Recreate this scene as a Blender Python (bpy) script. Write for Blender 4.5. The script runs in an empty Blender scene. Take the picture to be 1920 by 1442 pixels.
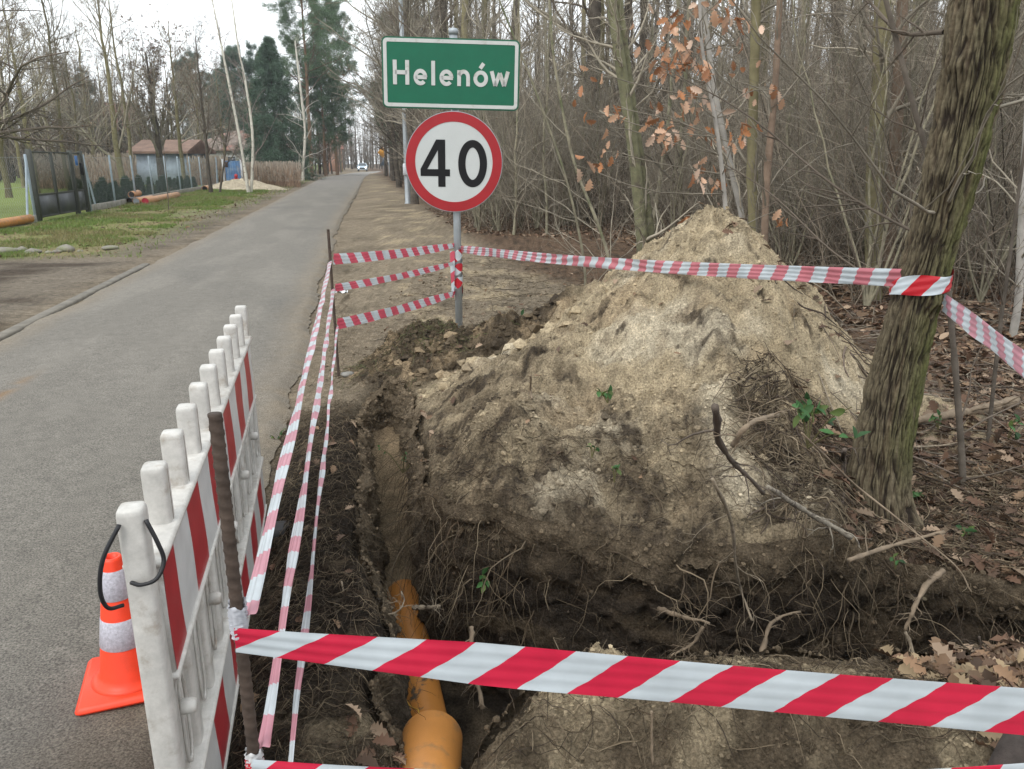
import bpy, math, random
import numpy as np

# ------------------------------------------------------------------ camera, sky, sun, exposure
C = bpy.context.scene
COL = C.collection
FPX = 1442.0; CAMZ = 1.55
PITCH = math.atan(421 / FPX); YAW = math.atan(292 / 1502)
SP, CP = math.sin(PITCH), math.cos(PITCH)
SA, CA = math.sin(YAW), math.cos(YAW)
cam = bpy.data.cameras.new('camera'); cam_o = bpy.data.objects.new('camera', cam); COL.objects.link(cam_o)
cam.sensor_width = 36; cam.lens = 36 * FPX / 1920; cam.clip_start = 0.05; cam.clip_end = 2000
cam_o.location = (0, 0, CAMZ); cam_o.rotation_euler = (math.pi / 2 - PITCH, 0, 0)
C.camera = cam_o
SUN_EL, SUN_ROT = math.radians(52), math.radians(215)
W = bpy.data.worlds.new("World"); C.world = W; W.use_nodes = True
wn, wl = W.node_tree.nodes, W.node_tree.links
bg = wn['Background']; bg.inputs[1].default_value = 0.125
sky = wn.new('ShaderNodeTexSky'); sky.sky_type = 'NISHITA'; sky.sun_disc = False
sky.sun_elevation = SUN_EL; sky.sun_rotation = SUN_ROT; sky.dust_density = 2.0
tc = wn.new('ShaderNodeTexCoord'); mp = wn.new('ShaderNodeMapping'); mp.inputs['Scale'].default_value = (1, 1, 2.6)
cn = wn.new('ShaderNodeTexNoise'); cn.inputs['Scale'].default_value = 1.7; cn.inputs['Detail'].default_value = 5
cr = wn.new('ShaderNodeValToRGB'); cr.color_ramp.elements[0].position = .30; cr.color_ramp.elements[1].position = .62
cr.color_ramp.elements[0].color = (.86, .86, .86, 1); cr.color_ramp.elements[1].color = (1, 1, 1, 1)
mx = wn.new('ShaderNodeMixRGB'); mx.inputs[2].default_value = (8.0, 8.35, 8.6, 1)      # overcast cloud sheet
wl.new(tc.outputs['Generated'], mp.inputs[0]); wl.new(mp.outputs[0], cn.inputs['Vector']); wl.new(cn.outputs['Fac'], cr.inputs[0])
wl.new(cr.outputs[0], mx.inputs[0]); wl.new(sky.outputs[0], mx.inputs[1]); wl.new(mx.outputs[0], bg.inputs[0])
sun = bpy.data.lights.new('sun', 'SUN'); sun.energy = 1.1; sun.angle = math.radians(25); sun.color = (1, .97, .92)
sun_o = bpy.data.objects.new('sun', sun); COL.objects.link(sun_o)
sun_o.rotation_euler = (math.pi / 2 - SUN_EL, 0, math.pi - SUN_ROT)
C.view_settings.view_transform = 'Standard'; C.view_settings.look = 'None'
C.view_settings.exposure = 0.72; C.view_settings.gamma = 1.0

# ------------------------------------------------------------------ pixel <-> world, road coordinates
def ray(u, v):
    x, y = u - 960, 721 - v
    return x, FPX * CP + y * SP, -FPX * SP + y * CP
def P(u, v, z=0.0):
    x, y, zz = ray(u, v); k = (z - CAMZ) / zz
    return np.array([x * k, y * k, z])
def D(u, v, Y):
    x, y, zz = ray(u, v); k = Y / y
    return np.array([x * k, Y, CAMZ + zz * k])
def XY(s, t): return t * CA - s * SA, s * CA + t * SA
def ST(x, y): return -x * SA + y * CA, x * CA + y * SA
ROADZ = -YAW * -1.0                                     # rotation that turns local +Y onto the road direction

# ------------------------------------------------------------------ noise
def _h(ix, iy, seed):
    h = (ix * 374761393 + iy * 668265263 + seed * 974711) & 0xFFFFFFFF
    h = ((h ^ (h >> 13)) * 1274126177) & 0xFFFFFFFF
    return (h ^ (h >> 16)) & 0xFFFFFFFF
def pn(x, y, seed=0):
    x = np.asarray(x, float); y = np.asarray(y, float)
    xi = np.floor(x).astype(np.int64); yi = np.floor(y).astype(np.int64); fx = x - xi; fy = y - yi
    u = fx * fx * fx * (fx * (fx * 6 - 15) + 10); v = fy * fy * fy * (fy * (fy * 6 - 15) + 10)
    def g(ix, iy, dx, dy):
        a = _h(ix, iy, seed) * (2 * math.pi / 4294967296.0)
        return np.cos(a) * dx + np.sin(a) * dy
    a = g(xi, yi, fx, fy); b = g(xi + 1, yi, fx - 1, fy); c = g(xi, yi + 1, fx, fy - 1); d = g(xi + 1, yi + 1, fx - 1, fy - 1)
    return ((a + (b - a) * u) * (1 - v) + (c + (d - c) * u) * v) * 1.5
def fbm(x, y, sc, oc=4, seed=0, gain=.5):
    r = 0; a = 1.0; n = 0
    for i in range(oc):
        r = r + a * pn(x * sc, y * sc, seed + 17 * i); n += a; a *= gain; sc *= 2.03
    return r / n
def lumps(x, y, sc, oc=3, seed=0):                       # rounded clods
    r = 0; a = 1.0; n = 0
    for i in range(oc):
        r = r + a * (1 - 2.2 * np.abs(pn(x * sc, y * sc, seed + 31 * i))); n += a; a *= .5; sc *= 2.1
    return r / n
def sst(a, b, x):
    q = np.clip((x - a) / (b - a), 0, 1); return q * q * (3 - 2 * q)
def mixc(a, b, w): return a + (np.asarray(b) - a) * np.asarray(w)[..., None]

# ------------------------------------------------------------------ mesh helpers
class MB:
    def __init__(s): s.V = []; s.F = []; s.n = 0; s.c = []; s.uv = []
    def add(s, V, F, mat=0, col=None, uv=None):
        V = np.asarray(V, float).reshape(-1, 3)
        for f in (F if isinstance(F, (list, tuple)) and len(F) and isinstance(F[0], np.ndarray) else [np.asarray(F)]):
            if f.size: s.F.append((f.astype(np.int64) + s.n, mat))
        s.V.append(V); s.n += len(V)
        s.c.append(np.ones((len(V), 3)) if col is None else np.broadcast_to(np.asarray(col, float), (len(V), 3)))
        s.uv.append(np.zeros((len(V), 2)) if uv is None else np.asarray(uv, float).reshape(-1, 2))
        return s
    def build(s, name, mats, parent=None, smooth=True):
        me = bpy.data.meshes.new(name)
        V = np.concatenate(s.V); me.vertices.add(len(V)); me.vertices.foreach_set('co', V.ravel())
        lv = np.concatenate([f.ravel() for f, m in s.F]); tot = np.concatenate([np.full(len(f), f.shape[1]) for f, m in s.F])
        mi = np.concatenate([np.full(len(f), m) for f, m in s.F])
        st = np.concatenate([[0], np.cumsum(tot)[:-1]])
        me.loops.add(len(lv)); me.loops.foreach_set('vertex_index', lv.astype(np.int32))
        me.polygons.add(len(tot)); me.polygons.foreach_set('loop_start', st.astype(np.int32))
        for m in (mats if isinstance(mats, (list, tuple)) else [mats]): me.materials.append(m)
        me.update(calc_edges=True)
        me.polygons.foreach_set('material_index', mi.astype(np.int32))
        me.polygons.foreach_set('use_smooth', np.full(len(tot), bool(smooth)))
        a = me.attributes.new('Col', 'FLOAT_COLOR', 'POINT')
        a.data.foreach_set('color', np.concatenate([np.concatenate(s.c), np.ones((len(V), 1))], 1).astype(np.float32).ravel())
        b = me.attributes.new('tuv', 'FLOAT2', 'POINT'); b.data.foreach_set('vector', np.concatenate(s.uv).astype(np.float32).ravel())
        o = bpy.data.objects.new(name, me); COL.objects.link(o)
        if parent: o.parent = parent
        return o
def tag(o, label=None, cat=None, group=None, kind=None):
    if label: o['label'] = label
    if cat: o['category'] = cat
    if group: o['group'] = group
    if kind: o['kind'] = kind
    return o
def thing(name, label, cat, loc=(0, 0, 0), rz=0.0, group=None, scale=1.0):
    o = bpy.data.objects.new(name, None); COL.objects.link(o); o.location = loc; o.rotation_euler = (0, 0, rz); o.scale = (scale,) * 3
    o.empty_display_size = .1
    return tag(o, label, cat, group)
def dup(r, loc, rz=0.0, label=None, group=None, scale=1.0):
    c = r.copy(); COL.objects.link(c); c.location = loc; c.rotation_euler = (0, 0, rz); c.scale = (scale,) * 3
    if label: c['label'] = label
    if group: c['group'] = group
    for ch in list(r.children):
        d = ch.copy(); COL.objects.link(d); d.parent = c
        for g in list(ch.children):
            e = g.copy(); COL.objects.link(e); e.parent = d
    return c
def nrm(a): return a / np.maximum(np.linalg.norm(a, axis=-1, keepdims=True), 1e-9)
def gridfaces(m, n, wrap=False):
    i = np.arange(m - 1)[:, None]; j = np.arange(n if wrap else n - 1)[None]; j2 = (j + 1) % n
    return np.stack([i * n + j, i * n + j2, (i + 1) * n + j2, (i + 1) * n + j], -1).reshape(-1, 4)
def tubes(Pt, R, k=3, cap=False):
    Pt = np.asarray(Pt, float); R = np.asarray(R, float)
    if Pt.ndim == 2: Pt = Pt[None]; R = np.broadcast_to(R, Pt.shape[:2])
    M, N = Pt.shape[:2]
    T = nrm(np.gradient(Pt, axis=1)); mt = np.abs(nrm(T.mean(1)))
    ref = np.where(mt[:, 2:3] > .85, [[1., .13, 0]], [[0, .1, 1.]])
    U = nrm(np.cross(T, ref[:, None])); Wv = np.cross(T, U)
    a = np.arange(k) * 2 * math.pi / k
    V = Pt[:, :, None] + R[:, :, None, None] * (np.cos(a)[None, None, :, None] * U[:, :, None] + np.sin(a)[None, None, :, None] * Wv[:, :, None])
    F = gridfaces(N, k, True); F = (np.arange(M) * N * k)[:, None, None] + F[None]
    out = [F.reshape(-1, 4)]
    if cap:
        for m in range(M):
            out.append(np.array([[m * N * k + i for i in range(k)][::-1]])); out.append(np.array([[m * N * k + (N - 1) * k + i for i in range(k)]]))
    return V.reshape(-1, 3), out
def box(c, d, rz=0.0, bev=0.0):
    x, y, z = np.asarray(d) / 2
    if bev <= 0:
        V = np.array([[sx * x, sy * y, sz * z] for sz in (-1, 1) for sx, sy in ((-1, -1), (1, -1), (1, 1), (-1, 1))])
        F = np.array([[3, 2, 1, 0], [4, 5, 6, 7], [0, 1, 5, 4], [1, 2, 6, 5], [2, 3, 7, 6], [3, 0, 4, 7]])
    else:
        V, F = rbox(x, y, z, min(bev, x * .99, y * .99, z * .99))
    c_, s_ = math.cos(rz), math.sin(rz); Rm = np.array([[c_, -s_, 0], [s_, c_, 0], [0, 0, 1]])
    return V @ Rm.T + np.asarray(c), F
def rbox(x, y, z, b):
    rings = []
    for zz, ins in ((-z, b), (-z + b, 0), (z - b, 0), (z, b)):
        X, Y = x - ins, y - ins; q = max(b - ins, b * .3)
        ring = []
        for cx, cy, a0 in ((X - q, Y - q, 0), (-X + q, Y - q, 90), (-X + q, -Y + q, 180), (X - q, -Y + q, 270)):
            for k in range(3):
                a = math.radians(a0 + k * 45); ring.append([cx + q * math.cos(a), cy + q * math.sin(a), zz])
        rings.append(ring)
    V = np.array(rings).reshape(-1, 3)
    return V, [gridfaces(4, 12, True), np.array([list(range(12))[::-1]]), np.array([list(range(36, 48))])]
def lathe(prof, k=24, cap0=True, cap1=True):
    prof = np.asarray(prof, float); a = np.arange(k) * 2 * math.pi / k
    V = np.stack([prof[:, :1] * np.cos(a), prof[:, :1] * np.sin(a), np.repeat(prof[:, 1:2], k, 1)], -1).reshape(-1, 3)
    F = [gridfaces(len(prof), k, True)]
    if cap0: F.append(np.array([list(range(k))[::-1]]))
    if cap1: F.append(np.array([list(range((len(prof) - 1) * k, len(prof) * k))]))
    return V, F
def prism(poly, h0, h1):                                  # polygon in local xz, extruded along y
    poly = np.asarray(poly, float); n = len(poly)
    V = np.concatenate([np.stack([poly[:, 0], np.full(n, h0), poly[:, 1]], 1), np.stack([poly[:, 0], np.full(n, h1), poly[:, 1]], 1)])
    i = np.arange(n); j = (i + 1) % n
    return V, [np.stack([i, j, j + n, i + n], 1), np.array([list(range(n))[::-1]]), np.array([list(range(n, 2 * n))])]
def strokes(paths, w, y0, y1):                           # pen strokes in local xz (flat letters with a thickness)
    out = MB()
    for pts in paths:
        p = np.asarray(pts, float); d = nrm(np.gradient(p, axis=0)); nn = np.stack([-d[:, 1], d[:, 0]], 1)
        cl = np.allclose(p[0], p[-1])
        if cl:
            d0 = nrm((p[1] - p[-2])[None])[0]; nn[0] = nn[-1] = [-d0[1], d0[0]]
        A, B = p + nn * w / 2, p - nn * w / 2; m = len(p)
        ring = np.concatenate([A, B[::-1]]); V = np.concatenate([np.stack([q[:, 0], np.full(m, y), q[:, 1]], 1) for y in (y0, y1) for q in (A, B)])
        i = np.arange(m - 1)
        F = [np.stack([i, i + 1, i + m + 1, i + m], 1), np.stack([i + 2 * m, i + 3 * m, i + 3 * m + 1, i + 2 * m + 1], 1),
             np.stack([i, i + 2 * m, i + 2 * m + 1, i + 1], 1), np.stack([i + m, i + m + 1, i + 3 * m + 1, i + 3 * m], 1),
             np.array([[0, m, 3 * m, 2 * m], [m - 1, 3 * m - 1, 4 * m - 1, 2 * m - 1]])]
        out.add(V, F)
    return out
def spline(pts, n):
    p = np.asarray(pts, float); m = len(p); q = np.concatenate([[2 * p[0] - p[1]], p, [2 * p[-1] - p[-2]]])
    o = []
    for x in np.linspace(0, m - 1, n):
        i = min(int(x), m - 2); f = x - i; a, b, c, d = q[i:i + 4]
        o.append(.5 * ((2 * b) + (c - a) * f + (2 * a - 5 * b + 4 * c - d) * f * f + (3 * b - a - 3 * c + d) * f ** 3))
    return np.array(o)

# ------------------------------------------------------------------ materials
def M_(name, col=(.5, .5, .5), rough=.7, vcol=False, nscale=0, namt=.3, bump=0, bscale=None, metal=0, spec=.35, vary=0, dirt=None, transl=0, coord='Object', bdist=.01, detail=6, n2=None):
    m = bpy.data.materials.new(name); m.use_nodes = True; N, L = m.node_tree.nodes, m.node_tree.links
    b = N['Principled BSDF']; b.inputs['Roughness'].default_value = rough; b.inputs['Metallic'].default_value = metal
    b.inputs['Specular IOR Level'].default_value = spec
    tx = N.new('ShaderNodeTexCoord'); src = None
    if vcol:
        at = N.new('ShaderNodeAttribute'); at.attribute_name = 'Col'; src = at.outputs['Color']
    else:
        r = N.new('ShaderNodeRGB'); r.outputs[0].default_value = (*col, 1); src = r.outputs[0]
    def mul(a, fac_out, lo, hi):
        mr = N.new('ShaderNodeMapRange'); mr.inputs[1].default_value = .25; mr.inputs[2].default_value = .75; mr.inputs[3].default_value = lo; mr.inputs[4].default_value = hi
        L.new(fac_out, mr.inputs[0]); vm = N.new('ShaderNodeVectorMath'); vm.operation = 'SCALE'; L.new(a, vm.inputs[0]); L.new(mr.outputs[0], vm.inputs['Scale']); return vm.outputs[0]
    if nscale:
        nz = N.new('ShaderNodeTexNoise'); nz.inputs['Scale'].default_value = nscale; nz.inputs['Detail'].default_value = detail; nz.inputs['Roughness'].default_value = .65
        L.new(tx.outputs[coord], nz.inputs['Vector']); src = mul(src, nz.outputs['Fac'], 1 - namt, 1 + namt)
    if n2:
        nz = N.new('ShaderNodeTexNoise'); nz.inputs['Scale'].default_value = n2[0]; nz.inputs['Detail'].default_value = 8; nz.inputs['Roughness'].default_value = .7
        L.new(tx.outputs[coord], nz.inputs['Vector']); src = mul(src, nz.outputs['Fac'], 1 - n2[1], 1 + n2[1])
    if vary:
        oi = N.new('ShaderNodeObjectInfo'); mr = N.new('ShaderNodeMapRange'); mr.inputs[3].default_value = 1 - vary; mr.inputs[4].default_value = 1 + vary
        L.new(oi.outputs['Random'], mr.inputs[0]); vm = N.new('ShaderNodeVectorMath'); vm.operation = 'SCALE'; L.new(src, vm.inputs[0]); L.new(mr.outputs[0], vm.inputs['Scale']); src = vm.outputs[0]
    if dirt:                                              # (colour, scale, threshold low, high)
        dn = N.new('ShaderNodeTexNoise'); dn.inputs['Scale'].default_value = dirt[1]; dn.inputs['Detail'].default_value = 8; dn.inputs['Roughness'].default_value = .7
        L.new(tx.outputs[coord], dn.inputs['Vector']); rp = N.new('ShaderNodeMapRange'); rp.inputs[1].default_value = dirt[2]; rp.inputs[2].default_value = dirt[3]
        L.new(dn.outputs['Fac'], rp.inputs[0]); mm = N.new('ShaderNodeMixRGB'); mm.inputs[2].default_value = (*dirt[0], 1)
        L.new(rp.outputs[0], mm.inputs[0]); L.new(src, mm.inputs[1]); src = mm.outputs[0]
    L.new(src, b.inputs['Base Color'])
    if bump:
        bn = N.new('ShaderNodeTexNoise'); bn.inputs['Scale'].default_value = bscale or nscale; bn.inputs['Detail'].default_value = 8; bn.inputs['Roughness'].default_value = .7
        L.new(tx.outputs[coord], bn.inputs['Vector']); bp = N.new('ShaderNodeBump'); bp.inputs['Strength'].default_value = bump; bp.inputs['Distance'].default_value = bdist
        L.new(bn.outputs['Fac'], bp.inputs['Height']); L.new(bp.outputs[0], b.inputs['Normal'])
    if transl:
        tr = N.new('ShaderNodeBsdfTranslucent'); L.new(src, tr.inputs[0]); ms = N.new('ShaderNodeMixShader'); ms.inputs[0].default_value = transl
        L.new(b.outputs[0], ms.inputs[1]); L.new(tr.outputs[0], ms.inputs[2]); L.new(ms.outputs[0], N['Material Output'].inputs[0])
    return m
def stripes(name, red, white, per, slant, transl=0, axis='tuv', rough=.35, wob=0.0):
    m = M_(name, red, rough, transl=0); N, L = m.node_tree.nodes, m.node_tree.links; b = N['Principled BSDF']
    at = N.new('ShaderNodeAttribute'); at.attribute_name = 'tuv'; sx = N.new('ShaderNodeSeparateXYZ'); L.new(at.outputs['Vector'], sx.inputs[0])
    def mth(op, a, c=None):
        q = N.new('ShaderNodeMath'); q.operation = op
        for i, x in enumerate((a, c)):
            if x is None: continue
            if isinstance(x, (int, float)): q.inputs[i].default_value = x
            else: L.new(x, q.inputs[i])
        return q.outputs[0]
    x = mth('ADD', sx.outputs[0], mth('MULTIPLY', sx.outputs[1], slant))
    if wob: x = mth('ADD', x, mth('MULTIPLY', mth('SINE', mth('ADD', mth('MULTIPLY', sx.outputs[1], 85.0), mth('MULTIPLY', sx.outputs[0], 9.0))), wob))
    fr = mth('FRACT', mth('DIVIDE', x, per)); st = mth('GREATER_THAN', fr, .5)
    mm = N.new('ShaderNodeMixRGB'); mm.inputs[1].default_value = (*red, 1); mm.inputs[2].default_value = (*white, 1); L.new(st, mm.inputs[0])
    nz = N.new('ShaderNodeTexNoise'); nz.inputs['Scale'].default_value = 14; nz.inputs['Detail'].default_value = 6; tx = N.new('ShaderNodeTexCoord'); L.new(tx.outputs['Object'], nz.inputs['Vector'])
    mr = N.new('ShaderNodeMapRange'); mr.inputs[1].default_value = .3; mr.inputs[2].default_value = .7; mr.inputs[3].default_value = .86; mr.inputs[4].default_value = 1.06; L.new(nz.outputs['Fac'], mr.inputs[0])
    vm = N.new('ShaderNodeVectorMath'); vm.operation = 'SCALE'; L.new(mm.outputs[0], vm.inputs[0]); L.new(mr.outputs[0], vm.inputs['Scale'])
    L.new(vm.outputs[0], b.inputs['Base Color'])
    if transl:
        tr = N.new('ShaderNodeBsdfTranslucent'); L.new(vm.outputs[0], tr.inputs[0]); ms = N.new('ShaderNodeMixShader'); ms.inputs[0].default_value = transl
        L.new(b.outputs[0], ms.inputs[1]); L.new(tr.outputs[0], ms.inputs[2]); L.new(ms.outputs[0], N['Material Output'].inputs[0])
    return m
soil_m = M_('soil', vcol=True, rough=.95, nscale=110, namt=.7, bump=1.0, bscale=48, spec=.10, bdist=.035, n2=(11, .5))
road_m = M_('asphalt', vcol=True, rough=.85, nscale=150, namt=.85, bump=.9, bscale=150, spec=.25, bdist=.006, n2=(14, .22), detail=3)
leaf_m = M_('leaf', vcol=True, rough=.6, transl=.25, spec=.3)
litter_m = M_('dead_leaf', vcol=True, rough=.75, transl=.1, spec=.25)
root_m = M_('root', vcol=True, rough=.9, spec=.15)
bark_m = M_('sapling_bark', (.21, .19, .135), .9, nscale=9, namt=.45, bump=.4, bscale=40, vary=.3, spec=.15, dirt=((.10, .115, .055), 3, .5, .68))
twig_m = M_('twig', (.26, .230, .180), .85, nscale=4, namt=.45, vary=.5, spec=.2)
dark_m = M_('dark_bark', (.095, .08, .065), .95, nscale=6, namt=.5, bump=.8, bscale=18, vary=.3, spec=.1)
darktwig_m = M_('dark_twig', (.12, .098, .078), .9, nscale=3, namt=.3, vary=.3, spec=.1)
olive_m = M_('olive_bark', (.17, .15, .085), .9, nscale=5, namt=.4, vary=.2, spec=.1)
birch_m = M_('birch_bark', (.55, .52, .45), .8, nscale=4, namt=.3, dirt=((.06, .05, .045), 6, .58, .66), spec=.2)
galv_m = M_('galvanised_steel', (.34, .37, .39), .5, nscale=12, namt=.12, metal=.35, spec=.4)
black_m = M_('black_paint', (.009, .009, .010), .6, spec=.2)

# ------------------------------------------------------------------ terrain
RS = np.array([-40, 0, 20, 38, 73, 107, 125, 170, 260.]); RL = np.array([-3.25, -3.25, -3.25, -3.25, -3.2, -1.5, -.2, 5, 17]); RR = np.array([-.55, -.55, -.52, -.1, .58, 1.7, 3.0, 8.2, 20.5])
def roadL(s): return np.interp(s, RS, RL)
def roadR(s): return np.interp(s, RS, RR)
PIT = np.array([(-.36, 1.70), (-.42, 1.97), (-.46, 2.24), (-.60, 2.66), (-.74, 3.28), (-.82, 3.88), (-1.0, 4.55), (-1.0, 4.85), (-.88, 5.02), (-.72, 4.95), (-.62, 4.7), (-.55, 4.4), (-.43, 3.59),
                (-.37, 3.2), (-.20, 2.84), (.08, 2.76), (.6, 2.70), (1.12, 2.69), (1.57, 2.75), (1.95, 2.66), (2.5, 2.55), (2.75, 2.35), (2.4, 2.22), (1.9, 2.24), (1.4, 2.14), (.8, 2.05), (.32, 1.98), (.10, 1.82), (-.02, 1.70), (-.20, 1.66)])
def resample(poly, n):
    p = np.concatenate([poly, poly[:1]]); d = np.concatenate([[0], np.cumsum(np.linalg.norm(np.diff(p, axis=0), axis=1))])
    q = np.linspace(0, d[-1], n, endpoint=False); return np.stack([np.interp(q, d, p[:, i]) for i in (0, 1)], 1), d[-1]
_r, PITLEN = resample(PIT, 900)
for _ in range(14): _r = (_r + np.roll(_r, 1, 0) + np.roll(_r, -1, 0)) / 3
_tg = nrm(np.roll(_r, -1, 0) - np.roll(_r, 1, 0)); _in = np.stack([_tg[:, 1], -_tg[:, 0]], 1)         # clockwise outline: inward normal
if ((_r + .02 * _in - _r.mean(0)) ** 2).sum() > ((_r - _r.mean(0)) ** 2).sum() and False: _in = -_in
_ar = .5 * np.sum(_r[:, 0] * np.roll(_r[:, 1], -1) - np.roll(_r[:, 0], -1) * _r[:, 1])
_in = np.stack([-_tg[:, 1], _tg[:, 0]], 1) if _ar > 0 else np.stack([_tg[:, 1], -_tg[:, 0]], 1)
RIM = _r + _in * (fbm(_r[:, 0], _r[:, 1], 3.0, 4, 5) * .07)[:, None]; RIMN = _in
def inpoly(x, y, poly):
    r = np.zeros(x.shape, bool); j = len(poly) - 1
    for i in range(len(poly)):
        xi, yi = poly[i]; xj, yj = poly[j]
        c = ((yi > y) != (yj > y)) & (x < (xj - xi) * (y - yi) / (yj - yi + 1e-12) + xi); r ^= c; j = i
    return r
def pitdist(x, y):                                        # > 0 inside the excavation
    x = np.asarray(x, float); y = np.asarray(y, float); d = np.full(x.shape, -9.0)
    m = (x > -1.6) & (x < 3.3) & (y > 1.4) & (y < 5.6)
    if not m.any(): return d
    xs, ys = x[m], y[m]; best = np.full(xs.shape, 1e9); R2 = RIM[::3]
    for k in range(0, len(R2)):
        best = np.minimum(best, (xs - R2[k, 0]) ** 2 + (ys - R2[k, 1]) ** 2)
    dd = np.sqrt(best); d[m] = np.where(inpoly(xs, ys, R2), dd, -dd); return d
def heap_h(x, y):
    dx, dy = x - 1.27, y - 4.95
    wx = dx + .10 * fbm(x, y, 1.3, 3, 41); wy = dy + .10 * fbm(x, y, 1.3, 3, 43)
    a = np.where(wx > 0, .95, .80); b = np.where(wy < 0, .53, .80)
    r = np.sqrt((a * wx) ** 2 + (b * wy) ** 2 + .003)
    h = 1.335 - r - .95 * np.clip(wx, 0, 2) * np.clip(-wy / 1.9, 0, 1.2)
    l1 = .47 - np.sqrt((np.where(x < -.02, 1.0, .62) * (x + .02)) ** 2 + (.50 * (y - 3.35)) ** 2 + .003)
    l2 = .20 - np.sqrt((.30 * (x - 2.3)) ** 2 + (.60 * (y - 4.4)) ** 2 + .004)
    l3 = .60 - np.sqrt((np.where(x < .2, .8, .55) * (x - .22)) ** 2 + (.55 * (y - 4.2)) ** 2 + .004)
    k = 9.0
    return np.log(np.exp(k * h) + np.exp(k * l1) + np.exp(k * l2) + np.exp(k * l3) + 1) / k - math.log(5) / k * 0
def mound_h(x, y):                                        # near mound at the photographer's feet
    a = .24 - np.sqrt((.22 * (x - .75)) ** 2 + (.75 * (y - 1.72)) ** 2 + .003)
    b = .185 - np.sqrt((.85 * (x - .24)) ** 2 + (1.0 * (y - 1.84)) ** 2 + .001)
    return np.log(np.exp(14 * a) + np.exp(14 * b) + 1) / 14
def clump_h(x, y):
    a = .40 - np.sqrt((.80 * (x + .66)) ** 2 + (.70 * (y - 5.55)) ** 2 + .004)
    b = .22 - np.sqrt((.40 * (x + .20)) ** 2 + (.8 * (y - 5.35)) ** 2 + .001)
    return np.log(np.exp(12 * a) + np.exp(12 * b) + 1) / 12
H0 = [float(f(np.array([50.]), np.array([50.]))[0]) for f in (heap_h, mound_h, clump_h)]
def height(x, y, d=None, fine=True):
    x = np.asarray(x, float); y = np.asarray(y, float); s, t = ST(x, y)
    z = -.007 * np.clip(s - 80, 0, 90)
    near = np.exp(-np.clip(np.hypot(x, y - 3) - 6, 0, 99) / 12)
    hp, mo, cl = heap_h(x, y) - H0[0], mound_h(x, y) - H0[1], clump_h(x, y) - H0[2]
    L, R = roadL(s), roadR(s)
    side = np.maximum(sst(R - .02, R + .35, t), sst(L + .02, L - .5, t))      # 0 on the road, 1 off it
    z = z - .045 * (1 - side)
    bank = sst(-.5, -.28, t) * sst(.25, .0, t) * sst(5.0, 4.0, s) * (s > 0)
    z = z + .07 * bank
    rut = sst(-.5, -.3, t) * sst(.6, .2, t) * sst(5.2, 6, s)
    z = z - .03 * rut
    z = z + side * (.05 * fbm(x, y, .45, 3, 3) + (.035 * fbm(x, y, 2.3, 3, 7)) * (.3 + .7 * near))
    frst = sst(0, 3, t - 2.4 - np.clip(9 - s, 0, 9) * .2)
    z = z + .12 * frst * (1 + fbm(x, y, .3, 3, 9)) * sst(4, 9, y) + .03 * sst(1.7, 2.4, x) * sst(5, 3, y)
    heapy = np.clip((hp + mo + cl) * 5, 0, 1)
    z = z + hp + mo + cl
    z = z + np.clip(cl * 6, 0, 1) * (.06 * lumps(x, y, 5.5, 3, 37) + .04 * lumps(x, y, 13, 2, 38)) + np.clip(mo * 6, 0, 1) * (.030 * lumps(x, y, 8, 3, 39) + .022 * lumps(x, y, 22, 3, 40))
    if fine:
        bm = np.clip(side * near, 0, 1)
        z = z + heapy * (.16 * (.30 - np.abs(fbm(x, y, 1.9, 3, 19))) * sst(.0, .25, hp) - .03 * sst(0, .25, hp) + .060 * fbm(x, y, 4.0, 3, 11) + .036 * lumps(x, y, 9, 3, 13) + .018 * lumps(x, y, 27, 3, 15))
        z = z + (1 - heapy) * bm * (.012 * lumps(x, y, 12, 3, 21) + .012 * fbm(x, y, 25, 2, 23))
        left = bank * .022 * lumps(x, y, 10, 3, 29); z = z + left
        # runnels and slumps down the front of the heap
        ang = np.arctan2(x - 1.27, 4.95 - y); rr = np.hypot(x - 1.27, y - 4.95)
        z = z + hp.clip(0, .5) * .10 * fbm(ang * 3.0, rr * .5, 2.2, 3, 33)
        # tyre tracks in the verge beside the road
        trk = np.exp(-((t + .18) / .13) ** 2) * sst(5.6, 6.2, s) * sst(22, 14, s)
        z = z - trk * (.03 + .018 * np.sign(np.sin(s * 2 * math.pi / .11 + np.abs(t + .18) * 14)))
    z = z - .15 * np.exp(-((x + .215) / .12) ** 2) * sst(2.0, 1.7, y)
    if d is not None:
        z = z - .10 * sst(-.05, .05, d)
    return z
SAND = np.array([.425, .345, .228]); SANDL = np.array([.54, .465, .34]); SANDR = np.array([.34, .255, .16]); DARK = np.array([.037, .029, .022]); BROWN = np.array([.135, .104, .070]); MUD = np.array([.215, .175, .125]); LIT = np.array([.125, .083, .055]); GRASS = np.array([.15, .19, .055])
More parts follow.
